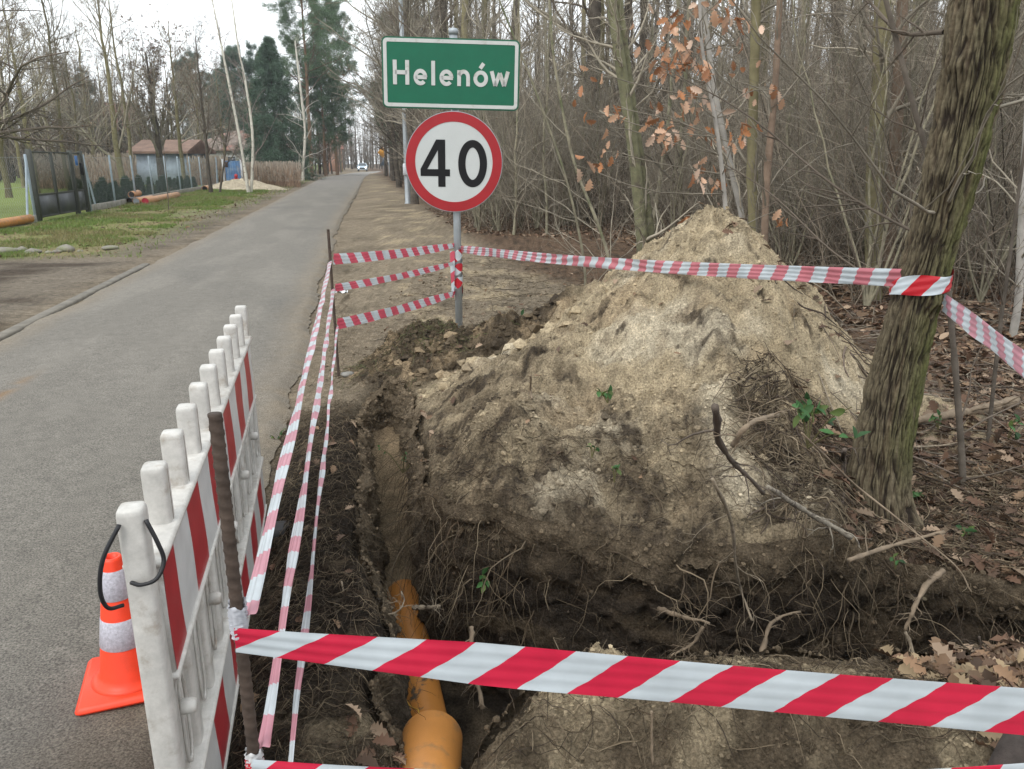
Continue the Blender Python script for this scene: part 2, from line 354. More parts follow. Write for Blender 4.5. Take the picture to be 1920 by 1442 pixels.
def albedo(x, y, z):
    s, t = ST(x, y); hp, mo, cl = heap_h(x, y) - H0[0], mound_h(x, y) - H0[1], clump_h(x, y) - H0[2]
    n1, n2, n3 = fbm(x, y, 1.6, 4, 51), fbm(x, y, 5, 4, 53), fbm(x, y, 14, 4, 57)
    base = np.broadcast_to(MUD, x.shape + (3,)).copy()
    base = mixc(base, MUD * .72, sst(.0, .3, fbm(x, y, .8, 4, 61)))
    base = mixc(base, SAND * .82, sst(.02, .3, n1) * sst(.2, .6, t) * .8)
    bank = sst(-.62, -.4, t) * sst(.35, .1, t) * sst(5.1, 4.4, s)
    base = mixc(base, mixc(np.broadcast_to(DARK * .8, base.shape), BROWN * .8, sst(.1, .4, n2) * .8), bank)
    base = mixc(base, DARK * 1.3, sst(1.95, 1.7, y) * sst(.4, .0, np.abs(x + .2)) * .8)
    # forest floor
    f = sst(-.3, .5, t - 2.2 - np.clip(11 - s, 0, 9) * .28 * (y > 5)) * (y > 5) + sst(1.25, 1.7, x + .15 * n1) * (y <= 5)
    f = np.clip(f, 0, 1)
    base = mixc(base, mixc(np.broadcast_to(LIT, base.shape), DARK, sst(.0, .4, n2) * .7), f)
    # left verge: grass and the muddy turning place
    gl = sst(-3.75, -4.9, t + .5 * fbm(x, y, .8, 4, 63)) * sst(13.6, 14.4, s + .5 * n1)
    gl = gl * (1 - .45 * sst(.25, .1, np.abs((s - 25.5) / 9 + (t + 8) * .02)) * sst(-7.9, -6, t) * 1)
    gl = np.clip(gl + sst(-5.2, -5.8, t) * sst(14, 15, s) * .6, 0, 1) * sst(75, 60, s)
    base = mixc(base, mixc(np.broadcast_to(GRASS, base.shape), np.array([.21, .18, .09]), sst(-.05, .3, fbm(x, y, .6, 4, 67))), gl)
    vm = sst(-3.2, -3.5, t) * sst(-5.6, -4.2, t) * sst(13, 15, s)
    base = mixc(base, mixc(np.broadcast_to(np.array([.17, .145, .115]), base.shape), np.array([.085, .07, .055]), sst(-.1, .25, fbm(s * .25, t * 1.6, 1.5, 5, 73))), vm * (1 - gl) * .8)
    mudl = sst(-3.3, -3.7, t) * sst(14.5, 13, s)
    base = mixc(base, mixc(np.broadcast_to(np.array([.175, .148, .115]), base.shape), np.array([.072, .056, .042]), sst(-.1, .2, fbm(x, y, .9, 5, 69))), mudl)
    base = mixc(base, GRASS * 1.1, sst(-8.2, -8.8, t) * sst(12, 16, s) * .9)
    # heaps
    sand = mixc(np.broadcast_to(SAND, base.shape), SANDL, sst(.05, .4, n1))
    sand = mixc(sand, SANDR, sst(.08, .35, fbm(x, y, 2.1, 4, 71)) * .55)
    low = np.maximum(sst(.72, .15, hp + .16 * n1) * sst(4.1, 3.1, y + .6 * n1 + .35 * (x - .5)), .85 * sst(.55, -.15, x + .5 * n1) * sst(5.0, 4.2, y))
    sand = mixc(sand, BROWN, np.clip(low * (.72 + .9 * n2), 0, 1))
    sand = mixc(sand, BROWN * .8, sst(.12, .42, n2 * .7 + .55 * n3 + .3 * low - .04) * .75); sand = mixc(sand, DARK * 1.4, sst(.30, .46, .6 * n2 + .7 * fbm(x, y, 22, 3, 58) + .25 * low) * .75)
    streak = np.exp(-((x - .93 - .03 * n2) / .07) ** 2) * sst(3.6, 3.4, y) * sst(2.75, 2.9, y)
    sand = mixc(sand, SANDL * 1.02, streak * .9)
    dk = np.exp(-((x - .98 - .12 * n2) / .09) ** 2) * sst(4.25, 4.05, y) * sst(3.55, 3.7, y)
    sand = mixc(sand, DARK * 1.5, dk * .9 * sst(-.25, .2, n3))
    litw = sst(1.25, 1.6, x + .15 * n1) * sst(3.75, 3.2, y + .3 * n1)
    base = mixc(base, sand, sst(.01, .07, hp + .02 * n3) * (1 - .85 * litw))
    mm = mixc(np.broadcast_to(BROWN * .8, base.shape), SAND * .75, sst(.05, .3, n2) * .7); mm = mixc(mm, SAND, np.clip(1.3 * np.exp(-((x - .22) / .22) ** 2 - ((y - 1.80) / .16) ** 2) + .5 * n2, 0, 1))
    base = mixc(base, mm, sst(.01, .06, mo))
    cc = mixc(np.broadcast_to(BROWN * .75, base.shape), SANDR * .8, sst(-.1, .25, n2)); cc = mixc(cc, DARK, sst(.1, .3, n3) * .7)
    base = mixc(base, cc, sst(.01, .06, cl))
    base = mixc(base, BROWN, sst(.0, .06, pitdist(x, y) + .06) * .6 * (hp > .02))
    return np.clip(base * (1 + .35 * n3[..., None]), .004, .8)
def graded(a, b, n, p): return a + (b - a) * np.linspace(0, 1, n) ** p
gx = np.concatenate([-2.3 - graded(0, 300, 130, 3.2)[::-1][:-1], np.arange(-2.3, 3.7, .0095), 3.7 + graded(0, 300, 130, 3.2)])
gy = np.concatenate([.9 - graded(0, 40, 26, 2)[::-1][:-1], np.arange(.9, 3.4, .0085), np.arange(3.4, 8, .0135), 8 + graded(0, 420, 230, 2.6)])
GX, GY = np.meshgrid(gx, gy); fx_, fy_ = GX.ravel(), GY.ravel()
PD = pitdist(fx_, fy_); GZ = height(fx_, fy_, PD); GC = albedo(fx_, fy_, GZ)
F = gridfaces(len(gy), len(gx)); keep = ~((PD[F] > .03).all(1))
hpv, mov, clv = heap_h(fx_, fy_) - H0[0], mound_h(fx_, fy_) - H0[1], clump_h(fx_, fy_) - H0[2]
cls = np.zeros(len(F), int); fc = F[:, 0]
cls[hpv[fc] > .05] = 1; cls[(mov[fc] > .05) & (cls == 0)] = 2; cls[(clv[fc] > .05) & (cls == 0)] = 3
GV = np.stack([fx_, fy_, GZ], 1)
def subobj(mask, name):
    f = F[mask & keep]; used = np.unique(f); mp_ = np.zeros(len(GV), np.int64); mp_[used] = np.arange(len(used))
    return MB().add(GV[used], mp_[f], col=GC[used]).build(name, soil_m)
tag(subobj(cls == 0, 'ground'), kind='structure')
tag(subobj(cls == 1, 'sand_heap'), 'tall cone of dug out sandy soil behind the long pit', 'heap')
tag(subobj(cls == 2, 'soil_mound'), 'low dark soil mound on the near edge of the pit', 'heap')
tag(subobj(cls == 3, 'soil_clump'), 'rooty lump of soil at the far end of the narrow trench', 'heap')
def gz(x, y): return float(height(np.array([x]), np.array([y]))[0])

# pit walls and floor
def pit_walls():
    nk = 64; k = np.linspace(0, 1, nk)
    x, y = RIM[:, 0], RIM[:, 1]; s, t = ST(x, y); n = len(RIM); l = np.arange(n) * PITLEN / n
    far = sst(-.45, -.1, x) * sst(2.45, 2.6, y)            # the undercut wall behind the pit
    leftw = ((t < .16) & (y < 4.7)).astype(float)
    ztop = height(x - RIMN[:, 0] * .05, y - RIMN[:, 1] * .05, fine=False)
    dep = np.interp(y, [1.9, 3.3, 4.3, 4.9, 5.1], [.84, .80, .55, .34, .30]) * np.where(x > 1.9, .8, 1)
    K = k[None]; Z = ztop[:, None] - .015 - K * (dep + ztop.clip(0, .3))[:, None]
    off = .02 + leftw[:, None] * (.07 * K ** .8) + (1 - leftw)[:, None] * (.05 * K)
    off = off + far[:, None] * (-.09 * np.sin(np.clip((K - .12) / .88, 0, 1) * math.pi * .75) - .0)
    A, B = l[:, None] + 0 * K, Z + 0 * l[:, None]
    off = off + .05 * fbm(A, B, 3.2, 4, 81) + .045 * lumps(A, B, 6, 4, 83) * sst(0, .05, K) + .012 * fbm(A, B, 50, 2, 85)
    V = np.stack([x[:, None] + RIMN[:, :1] * off, y[:, None] + RIMN[:, 1:] * off, Z + .02 * fbm(A, B, 6, 3, 87)], -1)
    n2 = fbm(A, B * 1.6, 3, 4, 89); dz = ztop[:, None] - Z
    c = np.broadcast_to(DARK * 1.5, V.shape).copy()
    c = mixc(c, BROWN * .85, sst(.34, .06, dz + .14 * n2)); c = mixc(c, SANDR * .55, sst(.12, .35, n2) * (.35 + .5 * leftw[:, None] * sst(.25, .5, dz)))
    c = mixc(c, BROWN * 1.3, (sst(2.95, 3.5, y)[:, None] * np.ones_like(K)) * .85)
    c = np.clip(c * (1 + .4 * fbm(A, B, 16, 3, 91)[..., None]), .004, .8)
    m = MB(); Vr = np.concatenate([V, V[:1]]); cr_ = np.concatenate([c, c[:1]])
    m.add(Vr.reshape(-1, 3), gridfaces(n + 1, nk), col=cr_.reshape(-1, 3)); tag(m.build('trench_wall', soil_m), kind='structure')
    return V, far, leftw, c
WALLV, WFAR, WLEFT, WALLC = pit_walls()
def floor_z(x, y):
    return -np.interp(y, [1.9, 2.9, 3.4, 4.3, 4.9, 5.4], [.74, .70, .56, .34, .20, .1]) + .045 * fbm(x, y, 3, 3, 95) + .015 * lumps(x, y, 14, 2, 97)
fx2, fy2 = np.meshgrid(np.arange(-1.25, 2.9, .016), np.arange(1.75, 5.1, .016)); fxr, fyr = fx2.ravel(), fy2.ravel()
ff = gridfaces(*fx2.shape); pdf = pitdist(fxr, fyr); ff = ff[(pdf[ff] > -.28).all(1)]
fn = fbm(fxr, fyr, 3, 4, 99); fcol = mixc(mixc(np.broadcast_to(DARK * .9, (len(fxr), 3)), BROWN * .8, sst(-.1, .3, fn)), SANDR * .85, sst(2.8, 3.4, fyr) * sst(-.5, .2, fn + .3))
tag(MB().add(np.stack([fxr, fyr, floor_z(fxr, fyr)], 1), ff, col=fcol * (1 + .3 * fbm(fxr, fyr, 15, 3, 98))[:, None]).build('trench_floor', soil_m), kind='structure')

# ------------------------------------------------------------------ road
def build_road():
    s = np.concatenate([np.linspace(-12, 0, 30)[:-1], np.arange(0, 14, .06), 14 + graded(0, 170, 260, 1.8)]); w = np.linspace(0, 1, 70)
    S, Wd = np.meshgrid(s, w, indexing='ij'); L, R = roadL(S), roadR(S)
    jl = .10 * fbm(S, S * 0 + 3.3, .9, 4, 101) + .03 * fbm(S, S * 0, 9, 3, 103); jr = .13 * fbm(S, S * 0 + 9.1, .8, 4, 105) + .05 * fbm(S, S * 0 + 1.7, 7, 3, 107)
    ed = np.minimum(Wd, 1 - Wd); T = L + jl + (R + jr - L - jl) * Wd
    z = -.007 * np.clip(S - 80, 0, 90) + .004 + .035 * (1 - (2 * Wd - 1) ** 2) - .035 * sst(.03, .0, ed) + .006 * fbm(S, T, .8, 3, 109) * sst(0, .06, ed)
    x, y = XY(S, T); n1, n2 = fbm(S * .25, T, 1.6, 5, 111), fbm(S, T, 4, 4, 113)
    c = np.broadcast_to(np.array([.152, .140, .120]), x.shape + (3,)).copy(); c = mixc(c, np.array([.176, .162, .139]), sst(-.1, .35, n1)); c = mixc(c, np.array([.126, .117, .102]), sst(.1, .4, fbm(S * .5, T, .7, 4, 117)) * .7)
    dirt = sst(.16, .02, ed + .06 * n2) * (.45 + .5 * sst(-.2, .3, n2)); c = mixc(c, MUD * .9, dirt * .9)
    st = np.exp(-((T + 2.42 + .05 * n2) / .045) ** 2) * sst(3.6, 4.0, S) * sst(6.4, 5.6, S); c = mixc(c, np.array([.20, .115, .05]), st * sst(-.3, .3, n2) * .8)
    sp_ = np.exp(-((T + 2.5) / .12) ** 2 - ((S - 3.75) / .16) ** 2); c = mixc(c, SAND * .9, np.clip(sp_ * 1.2 * sst(-.2, .3, n2), 0, 1))
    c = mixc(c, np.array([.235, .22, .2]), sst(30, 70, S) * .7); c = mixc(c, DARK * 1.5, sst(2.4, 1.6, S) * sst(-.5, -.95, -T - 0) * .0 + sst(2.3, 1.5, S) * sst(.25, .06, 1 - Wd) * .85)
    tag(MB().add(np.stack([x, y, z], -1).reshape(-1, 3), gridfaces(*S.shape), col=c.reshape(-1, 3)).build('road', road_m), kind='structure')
build_road()

# ------------------------------------------------------------------ road sign post
sgreen = M_('sign_green', (.0, .104, .052), .42, nscale=5, namt=.12, dirt=((.03, .06, .03), 3, .62, .9))
swhite = M_('sign_white', (.48, .49, .47), .4, nscale=9, namt=.10, dirt=((.26, .24, .17), 7, .55, .75))
sdisc = M_('disc_white', (.47, .49, .48), .38, nscale=3, namt=.07, dirt=((.40, .41, .38), 4, .6, .8))
sred = M_('sign_red', (.31, .012, .017), .4, nscale=6, namt=.12, dirt=((.25, .03, .03), 9, .62, .8))
sedge = M_('sign_edge', (.02, .09, .05), .5)
def rrect(w, h, r, n=6):
    o = []
    for cx, cz, a0 in ((w / 2 - r, h / 2 - r, 0), (-w / 2 + r, h / 2 - r, 90), (-w / 2 + r, -h / 2 + r, 180), (w / 2 - r, -h / 2 + r, 270)):
        for k in range(n + 1):
            a = math.radians(a0 + 90 * k / n); o.append((cx + r * math.cos(a), cz + r * math.sin(a)))
    return np.array(o)
def ringplate(outer, inner, y0, y1):
    n = len(outer); V = np.concatenate([np.stack([p[:, 0], np.full(n, y), p[:, 1]], 1) for y in (y0, y1) for p in (outer, inner)])
    i = np.arange(n); j = (i + 1) % n
    return V, np.concatenate([np.stack([i, j, j + n, i + n], 1), np.stack([i + 2 * n, i + 3 * n, j + 3 * n, j + 2 * n], 1), np.stack([i, i + 2 * n, j + 2 * n, j], 1), np.stack([i + n, j + n, j + 3 * n, i + 3 * n], 1)])
def arc(cx, cz, rx, rz, a0, a1, n=20):
    a = np.radians(np.linspace(a0, a1, n)); return [(cx + rx * math.cos(q), cz + rz * math.sin(q)) for q in a]
def road_sign():
    b = P(861, 620); gzb = gz(b[0], b[1]); Y = b[1]
    r = thing('road_sign', 'grey post carrying a green village name board over a round speed limit disc', 'road sign', (b[0], Y, gzb), math.radians(3))
    ztop = D(848, 60, Y)[2] - gzb
    V, F = lathe([(.034, -.3), (.034, ztop - .01)], 20); MB().add(V, F).build('post', galv_m, r)
    V, F = lathe([(.040, ztop - .02), (.041, ztop + .008), (.036, ztop + .025), (.015, ztop + .032)], 20); MB().add(V, F).build('post_cap', galv_m, r)
    z1, z0 = D(846, 73, Y)[2] - gzb, D(846, 206, Y)[2] - gzb; w = D(974, 140, Y)[0] - D(719, 140, Y)[0]; h = z1 - z0; cz = (z0 + z1) / 2; off = D(846, 140, Y)[0] - b[0]
    roll = math.radians(1.25)
    pl = MB().add(*prism(rrect(w, h, .045), -.052, -.034)).build('name_board', sedge, r, smooth=False)
    pl.location = (off, 0, cz); pl.rotation_euler = (0, roll, 0)
    MB().add(*prism(rrect(w - .012, h - .012, .040), -.0545, -.0518)).build('green_panel', sgreen, pl, smooth=False)
    MB().add(*ringplate(rrect(w - .026, h - .026, .034), rrect(w - .085, h - .085, .012), -.0575, -.0543)).build('border', swhite, pl, smooth=False)
    # lettering: Helenów, drawn with a broad pen
    u = w / 255.0; lw = 7.2 * u
    def X(p): return (p - 846.5) * u
    def Zv(v): return -(v - 139.5 - (0)) * u * 1.0
    base, xh, cap = Zv(160), Zv(132.5), Zv(117.5)
    hx = lw / 2
    def e_(x0, x1):
        cx, rx = (X(x0) + X(x1)) / 2, (X(x1) - X(x0)) / 2 - hx; cz_, rz = (base + xh) / 2, (xh - base) / 2 - hx * .8
        return [[(cx - rx, cz_), (cx + rx + hx * .7, cz_)], [(cx + rx, cz_)] + arc(cx, cz_, rx, rz, 8, 318, 30)]
    paths = [[(X(742.8), cap), (X(742.8), base)], [(X(765.6), cap), (X(765.6), base)], [(X(742.8), (cap + base) / 2), (X(765.6), (cap + base) / 2)]]
    paths += e_(777, 802.5); paths += [[(X(813.5), cap), (X(813.5), base)]]; paths += e_(825, 851)
    paths += [[(X(861.5), xh), (X(861.5), base)], [(X(861.5), xh - 9 * u)] + arc((X(861.5) + X(878.2)) / 2, xh - 12 * u, (X(878.2) - X(861.5)) / 2, 12 * u - hx * .6, 150, 0, 14) + [(X(878.2), base)]]
    cx, cz_ = X(901.7), (base + xh) / 2; paths += [arc(cx, cz_, X(901.7 + 13.7) - cx - hx, (xh - base) / 2 - hx * .8, 0, 360, 36)]
    paths += [[(X(900.5), xh + 4 * u), (X(907), xh + 13 * u)]]
    wx = [922.0, 929.0, 937.2, 945.4, 952.4]; wz = [xh, base + hx * .6, xh - 3 * u, base + hx * .6, xh]
    paths += [[(X(wx[i]), wz[i]), (X(wx[i + 1]), wz[i + 1])] for i in range(4)]
    st = strokes(paths, lw * .96, -.0605, -.0540); st2 = strokes(paths[:3], lw * 1.0, -.0606, -.0541); st.V += st2.V; st.c += st2.c; st.uv += st2.uv; st.F += [(f + st.n, m) for f, m in st2.F]; st.n += st2.n
    st.build('lettering', swhite, pl, smooth=False)
    # speed limit disc
    c = D(851.5, 304.5, Y); R = (D(942, 305, Y)[0] - D(761.5, 305, Y)[0]) / 2; n = 96
    a = np.arange(n) * 2 * math.pi / n; circ = lambda q: np.stack([q * np.cos(a), q * np.sin(a)], 1)
    dp = MB().add(*prism(circ(R), -.058, -.040)).build('speed_limit_disc', galv_m, r, smooth=False); dp.location = (c[0] - b[0], 0, c[2] - gzb); dp.rotation_euler = (0, math.radians(.8), 0)
    MB().add(*prism(circ(R - .012), -.060, -.0578)).build('white_face', sdisc, dp, smooth=False)
    MB().add(*ringplate(circ(R - .006), circ(R * .795), -.0625, -.0597)).build('red_rim', sred, dp, smooth=False)
    k = R / 90.0
    p4 = np.array([(-29, 1), (3, 1)]) ; q = lambda x, v: ((x - 851.5) * k, -(v - 304.5) * k)
    four = MB()
    four.add(*prism([q(816, 264), q(833, 264), q(833, 348.5), q(822, 348.5), q(822, 330), q(788, 330), q(788, 316)], -.064, -.0595))
    four = MB()                                           # four convex pieces with a real counter
    for poly in ([(822, 348.5), (835.5, 348.5), (835.5, 264.5), (822, 264.5)], [(789.5, 317), (822.02, 317), (822.02, 329.5), (789.5, 329.5)], [(835.48, 317), (844, 317), (844, 329.5), (835.48, 329.5)], [(789.5, 317.02), (802, 317.02), (822.02, 283), (822.02, 264.5), (819, 264.5)]):
        four.add(*prism([q(*p) for p in poly], -.0630, -.0595))
    z_ = arc(0, 0, 20.0, 35.5, 0, 360, 60)
    zr = strokes([[((886 - 851.5) * k + x * k, -(306.5 - 304.5) * k + zz * k) for x, zz in z_]], 13.5 * k, -.0630, -.0595)
    zr.V += four.V; zr.c += four.c; zr.uv += four.uv; zr.F += [(f + zr.n, m) for f, m in four.F]; zr.n += four.n
    zr.build('numerals', black_m, dp, smooth=False)
    for zz in (cz + .2, cz - .2, c[2] - gzb):
        V, F = lathe([(.041, zz - .02), (.041, zz + .02)], 16); MB().add(V, F).build('clamp', galv_m, r)
    return b
SIGN = road_sign()

# ------------------------------------------------------------------ plastic barrier
wplast = M_('white_plastic', (.47, .455, .425), .42, nscale=10, namt=.14, bump=.15, bscale=30, dirt=((.24, .19, .14), 11, .54, .76), bdist=.004, n2=(30, .2))
bstr = stripes('barrier_stripes', (.36, .032, .036), (.56, .56, .55), .345, .10)
bstr2 = stripes('barrier_stripes_low', (.36, .03, .035), (.50, .49, .47), .345, .10)
seam_m = M_('grimy_seam', (.20, .17, .14), .8, nscale=15, namt=.4)
def barrier():
    n0 = np.array([-.682, 1.26]); n1 = np.array([-1.150, 3.22]); d = n1 - n0; L = float(np.linalg.norm(d)); rz = math.atan2(d[1], d[0])
    r = thing('safety_barrier', 'white plastic picket barrier with red striped boards along the road edge', 'barrier', (n0[0], n0[1], .0), rz)
    zt = .955
    for i in range(11):
        x = L * i / 10; w = .027 if 0 < i < 10 else .027
        prof = [(1, 0.04), (1, zt - .012), (.96, zt - .004), (.86, zt + .0005), (.3, zt + .002)]
        a = np.arange(16) * 2 * math.pi / 16; sq = np.abs(np.cos(a)) ** .42 * np.sign(np.cos(a)), np.abs(np.sin(a)) ** .42 * np.sign(np.sin(a))
        rings = []
        for q, z in prof:
            tp = 1 + .12 * (zt - z) * (i == 0)
            rings.append(np.stack([x + q * sq[0] * w * tp * .9, q * sq[1] * (.024 if 0 < i < 10 else .0235) * tp, np.full(16, z)], 1))
        V = np.concatenate(rings); MB().add(V, [gridfaces(len(prof), 16, True), np.array([list(range(64, 80))])]).build('picket' if 0 < i < 10 else 'end_post', wplast, r)
        if 0 < i < 10: MB().add(*box((x, 0, zt - .075), (.0035, .0492, .13), 0, .001)).build('picket_rib', seam_m, r.children[-1])
    def board(z0, z1, nm, mt):
        x = np.linspace(.045, L - .045, 60); z = np.linspace(z0, z1, 10); X, Z = np.meshgrid(x, z); b = MB()
        for yy in (-.0265, .0265):
            V = np.stack([X, np.full_like(X, yy) + .0012 * np.sin(X * 9 + Z * 20), Z], -1).reshape(-1, 3); f = gridfaces(10, 60); b.add(V, f if yy < 0 else f[:, ::-1], uv=np.stack([X.ravel(), (Z.ravel() - z0)], 1))
        o = b.build(nm, mt, r)
        q = MB(); q.add(*box((L / 2, 0, z1 + .008), (L - .04, .074, .018), 0, .006)); q.add(*box((L / 2, 0, z0 - .007), (L - .06, .066, .012), 0, .004)); q.add(*box((L / 2, 0, (z0 + z1) / 2), (L - .08, .050, z1 - z0), 0, 0)); q.build('board_rail', wplast, o)
    board(.575, .815, 'striped_board', bstr); board(.055, .265, 'striped_board', bstr2)
    for i in range(10):
        x = L * (i + .5) / 10; w = MB()
        w.add(*box((x, 0, .42), (.20, .014, .29), 0, .004)); w.build('web', wplast, r)
        k = MB()
        a = np.linspace(0, 2 * math.pi, 29)[:-1]; out = np.stack([x + .030 * np.cos(a), .42 + .055 * np.sin(a) + .055 * np.sign(np.sin(a))], 1); inn = np.stack([x + .021 * np.cos(a), .42 + .046 * np.sin(a) + .055 * np.sign(np.sin(a))], 1)
        for yy in (-.020, .016): k.add(*ringplate(out, inn, yy, yy + .006))
        k.build('slot_rim', wplast, r.children[-1])
        if i % 2 == 0:
            V, F = lathe([(.016, 0), (.016, .022), (.012, .028)], 14); V = np.stack([V[:, 0] + x - .07, -V[:, 2] - .03, V[:, 1] + .50], 1); MB().add(V, F).build('peg', wplast, r)
    for x in (.25, L - .25): MB().add(*box((x, 0, .022), (.11, .46, .045), 0, .012)).build('foot', M_('rubber_foot', (.05, .05, .05), .8), r)
    # black strap hanging from the near end post
    a = spline([(-.030, .015, .935), (-.045, .045, .88), (-.045, .058, .82), (-.03, .055, .775), (-.01, .035, .765)], 26); V, F = tubes(a, np.full(26, .0040), 6, True)
    m = MB().add(V, F); a = spline([(-.02, -.026, .935), (-.026, -.042, .89), (-.028, -.048, .855), (-.045, -.036, .83), (-.046, -.010, .822), (-.030, .010, .82)], 26); m.add(*tubes(a, np.full(26, .0040), 6, True)); m.build('strap', M_('black_rubber', (.015, .015, .017), .5), r)
barrier()

# ------------------------------------------------------------------ traffic cone
def cone():
    c = P(248, 1283); r = thing('traffic_cone', 'orange traffic cone with two white reflective bands standing on the asphalt', 'traffic cone', (c[0], c[1], .012), math.radians(20), scale=.90)
    org = M_('cone_orange', (.80, .055, .018), .42, nscale=20, namt=.12, bump=.08, bscale=60); refl = M_('reflective_band', (.46, .45, .50), .3, nscale=120, namt=.35, bump=.4, bscale=160, bdist=.002)
    MB().add(*box((0, 0, .016), (.30, .30, .032), 0, .014)).build('base', org, r)
    H, r0, r1 = .475, .094, .030; R = lambda z: r0 + (r1 - r0) * (z - .03) / (H - .03)
    V, F = lathe([(.125, .031), (.106, .035), (R(.06), .06), (R(H - .01), H - .01), (R(H) - .003, H), (R(H) - .010, H), (R(H) - .014, H - .05)], 40, True, False); MB().add(V, F).build('body', org, r)
    for z0, z1 in ((.165, .265), (.335, .435)):
        V, F = lathe([(R(z0) + .0005, z0), (R(z0) + .0022, z0 + .002), (R(z1) + .0022, z1 - .002), (R(z1) + .0005, z1)], 40, False, False); MB().add(V, F).build('reflective_band', refl, r)
cone()

# ------------------------------------------------------------------ rebar stakes, sapling stake and barrier tapes
rust = M_('rusty_steel', (.060, .042, .032), .8, nscale=25, namt=.5, bump=.4, bscale=60, bdist=.003)
def rebar(loc, ztop, rad, label, lean=(0, 0)):
    r = thing('rebar_stake', label, 'steel stake', loc, 0)
    z = np.linspace(-.3, ztop - loc[2], 520); a = np.arange(14) * 2 * math.pi / 14
    rr = rad * (1 + .11 * (np.sin(z[:, None] * 2 * math.pi / .019 + a[None] * 1.0) > .4))
    V = np.stack([lean[0] * z[:, None] + rr * np.cos(a), lean[1] * z[:, None] + rr * np.sin(a), z[:, None] + 0 * rr], -1).reshape(-1, 3)
    MB().add(V, [gridfaces(520, 14, True), np.array([list(range(519 * 14, 520 * 14))])]).build('bar', rust, r); return r
NR = np.array([-.415, 1.02]); FB = P(636, 720); FR = FB[:2]
rebar((NR[0], NR[1], -.02), 1.21, .0092, 'thick ribbed rusty rebar stake beside the plastic barrier')
rebar((FR[0], FR[1], 0), D(621, 430, FR[1])[2], .0095, 'thin rusty rebar stake between the road and the clump of soil', (-.006, 0))
RED, WHT = (.56, .024, .060), (.50, .55, .58)
PINK = (.56, .27, .32)
t_front = stripes('tape_bold', RED, WHT, .148, -1.15, .15, wob=.0016, rough=.22); t_pale = stripes('tape_pale', PINK, (.55, .60, .63), .165, .7, .30); t_mid = stripes('tape_mid', (.60, .095, .14), (.56, .61, .64), .19, .7, .25)
t_pale2 = stripes('tape_back', (.52, .17, .20), (.50, .55, .58), .155, -.5, .30)
def tape(label, A, B, w, sag, mat, up=(0, 0, 1), n=160, wob=.002, fold=.0, tw=0.0, w0=None, phase=0.0):
    A, B = np.array(A, float), np.array(B, float); k = np.linspace(0, 1, n); L = np.linalg.norm(B - A)
    Pc = A + (B - A) * k[:, None]; Pc[:, 2] -= sag * 4 * k * (1 - k)
    T = nrm(np.gradient(Pc, axis=0)); U = np.array(up, float) - (T @ np.array(up, float))[:, None] * T; U = nrm(U); Nn = np.cross(T, U)
    ang = tw * k; Ur = U * np.cos(ang)[:, None] + Nn * np.sin(ang)[:, None]; Nr = np.cross(T, Ur)
    ww = w * np.ones(n)
    if w0: ww = w0 + (w - w0) * sst(0, .06, k) if isinstance(w0, float) else w * np.interp(k, *w0)
    q = np.linspace(-.5, .5, 13); V = []; uv = []
    for j, a in enumerate(q):
        rip = wob * np.sin(a * (16 + 8 * np.sin(k * L * 2.1)) + 3 * np.sin(k * L * 4.3 + 1)) + wob * 1.2 * np.sin(k * L * 7 + a * 3 + 1.5 * np.sin(k * L * 2)) + fold * np.abs(a) * 2
        V.append(Pc + Ur * (a * ww)[:, None] + Nr * rip[:, None]); uv.append(np.stack([k * L + phase, np.full(n, a * w)], 1))
    V = np.stack(V, 1).reshape(-1, 3); uv = np.stack(uv, 1).reshape(-1, 2)
    return tag(MB().add(V, gridfaces(n, 13), uv=uv).build('barrier_tape', mat), label, 'barrier tape')
nr = lambda z: (NR[0] + .012, NR[1] + .0, z)
tape('broad red and white tape stretched across the foreground from the thick rebar', (NR[0] - .004, NR[1] - .012, .853), D(2050, 1345, .90), .072, .004, t_front, wob=.0009, w0=([0, .02, .10, .3, 1], [.60, .62, .72, 1, 1.05]), phase=.045)
tape('red and white tape low along the bottom edge of the picture', (NR[0], NR[1] - .012, .60), D(2050, 1462, .92), .07, .03, t_front, wob=.002)
tape('topmost of the three pale tapes running along the trench between the rebars', nr(.885), (FR[0] - .01, FR[1], D(624, 490, FR[1])[2]), .040, .012, t_pale, (.75, 0, .65), wob=.002, fold=.004, phase=.2)
tape('middle of the three pale tapes running along the trench between the rebars', nr(.645), (FR[0], FR[1], D(629, 541, FR[1])[2]), .029, .015, t_pale, (.75, 0, .65), wob=.003, fold=.006, tw=.2)
tape('lowest of the three pale tapes running along the trench between the rebars', nr(.375), (FR[0] + .01, FR[1], D(633, 612, FR[1])[2]), .023, .012, t_pale, (.7, 0, .7), wob=.003, fold=.006, tw=-.2)
SX, SY = SIGN[0], SIGN[1]
for (u, v), v2, w0, lab in (((625, 486), 460, .075, 'upper red and white tape from the thin rebar to the sign post'), ((628, 540), 493, .055, 'narrow middle tape from the thin rebar to the sign post'), ((632, 608), 549, .078, 'lower bold striped tape from the thin rebar to the sign post')):
    tape(lab, D(u, v, FR[1]), (SX - .03, SY - .01, D(850, v2, SY)[2]), w0, .015, t_mid, wob=.003, w0=([0, .8, 1], [1, .9, .55]))
tape('long pale tape from the sign post to the leaning tree trunk', (SX + .03, SY - .02, D(862, 466, SY)[2]), D(1690, 521, 3.03), .070, .03, t_pale2, n=260, wob=.004, w0=([0, .04, 1], [.7, 1, 1]))
tape('pale tape leading right from the trunk out of the picture', D(1768, 566, 3.02), D(2010, 752, 1.75), .072, .0, t_pale, wob=.003, phase=.1)
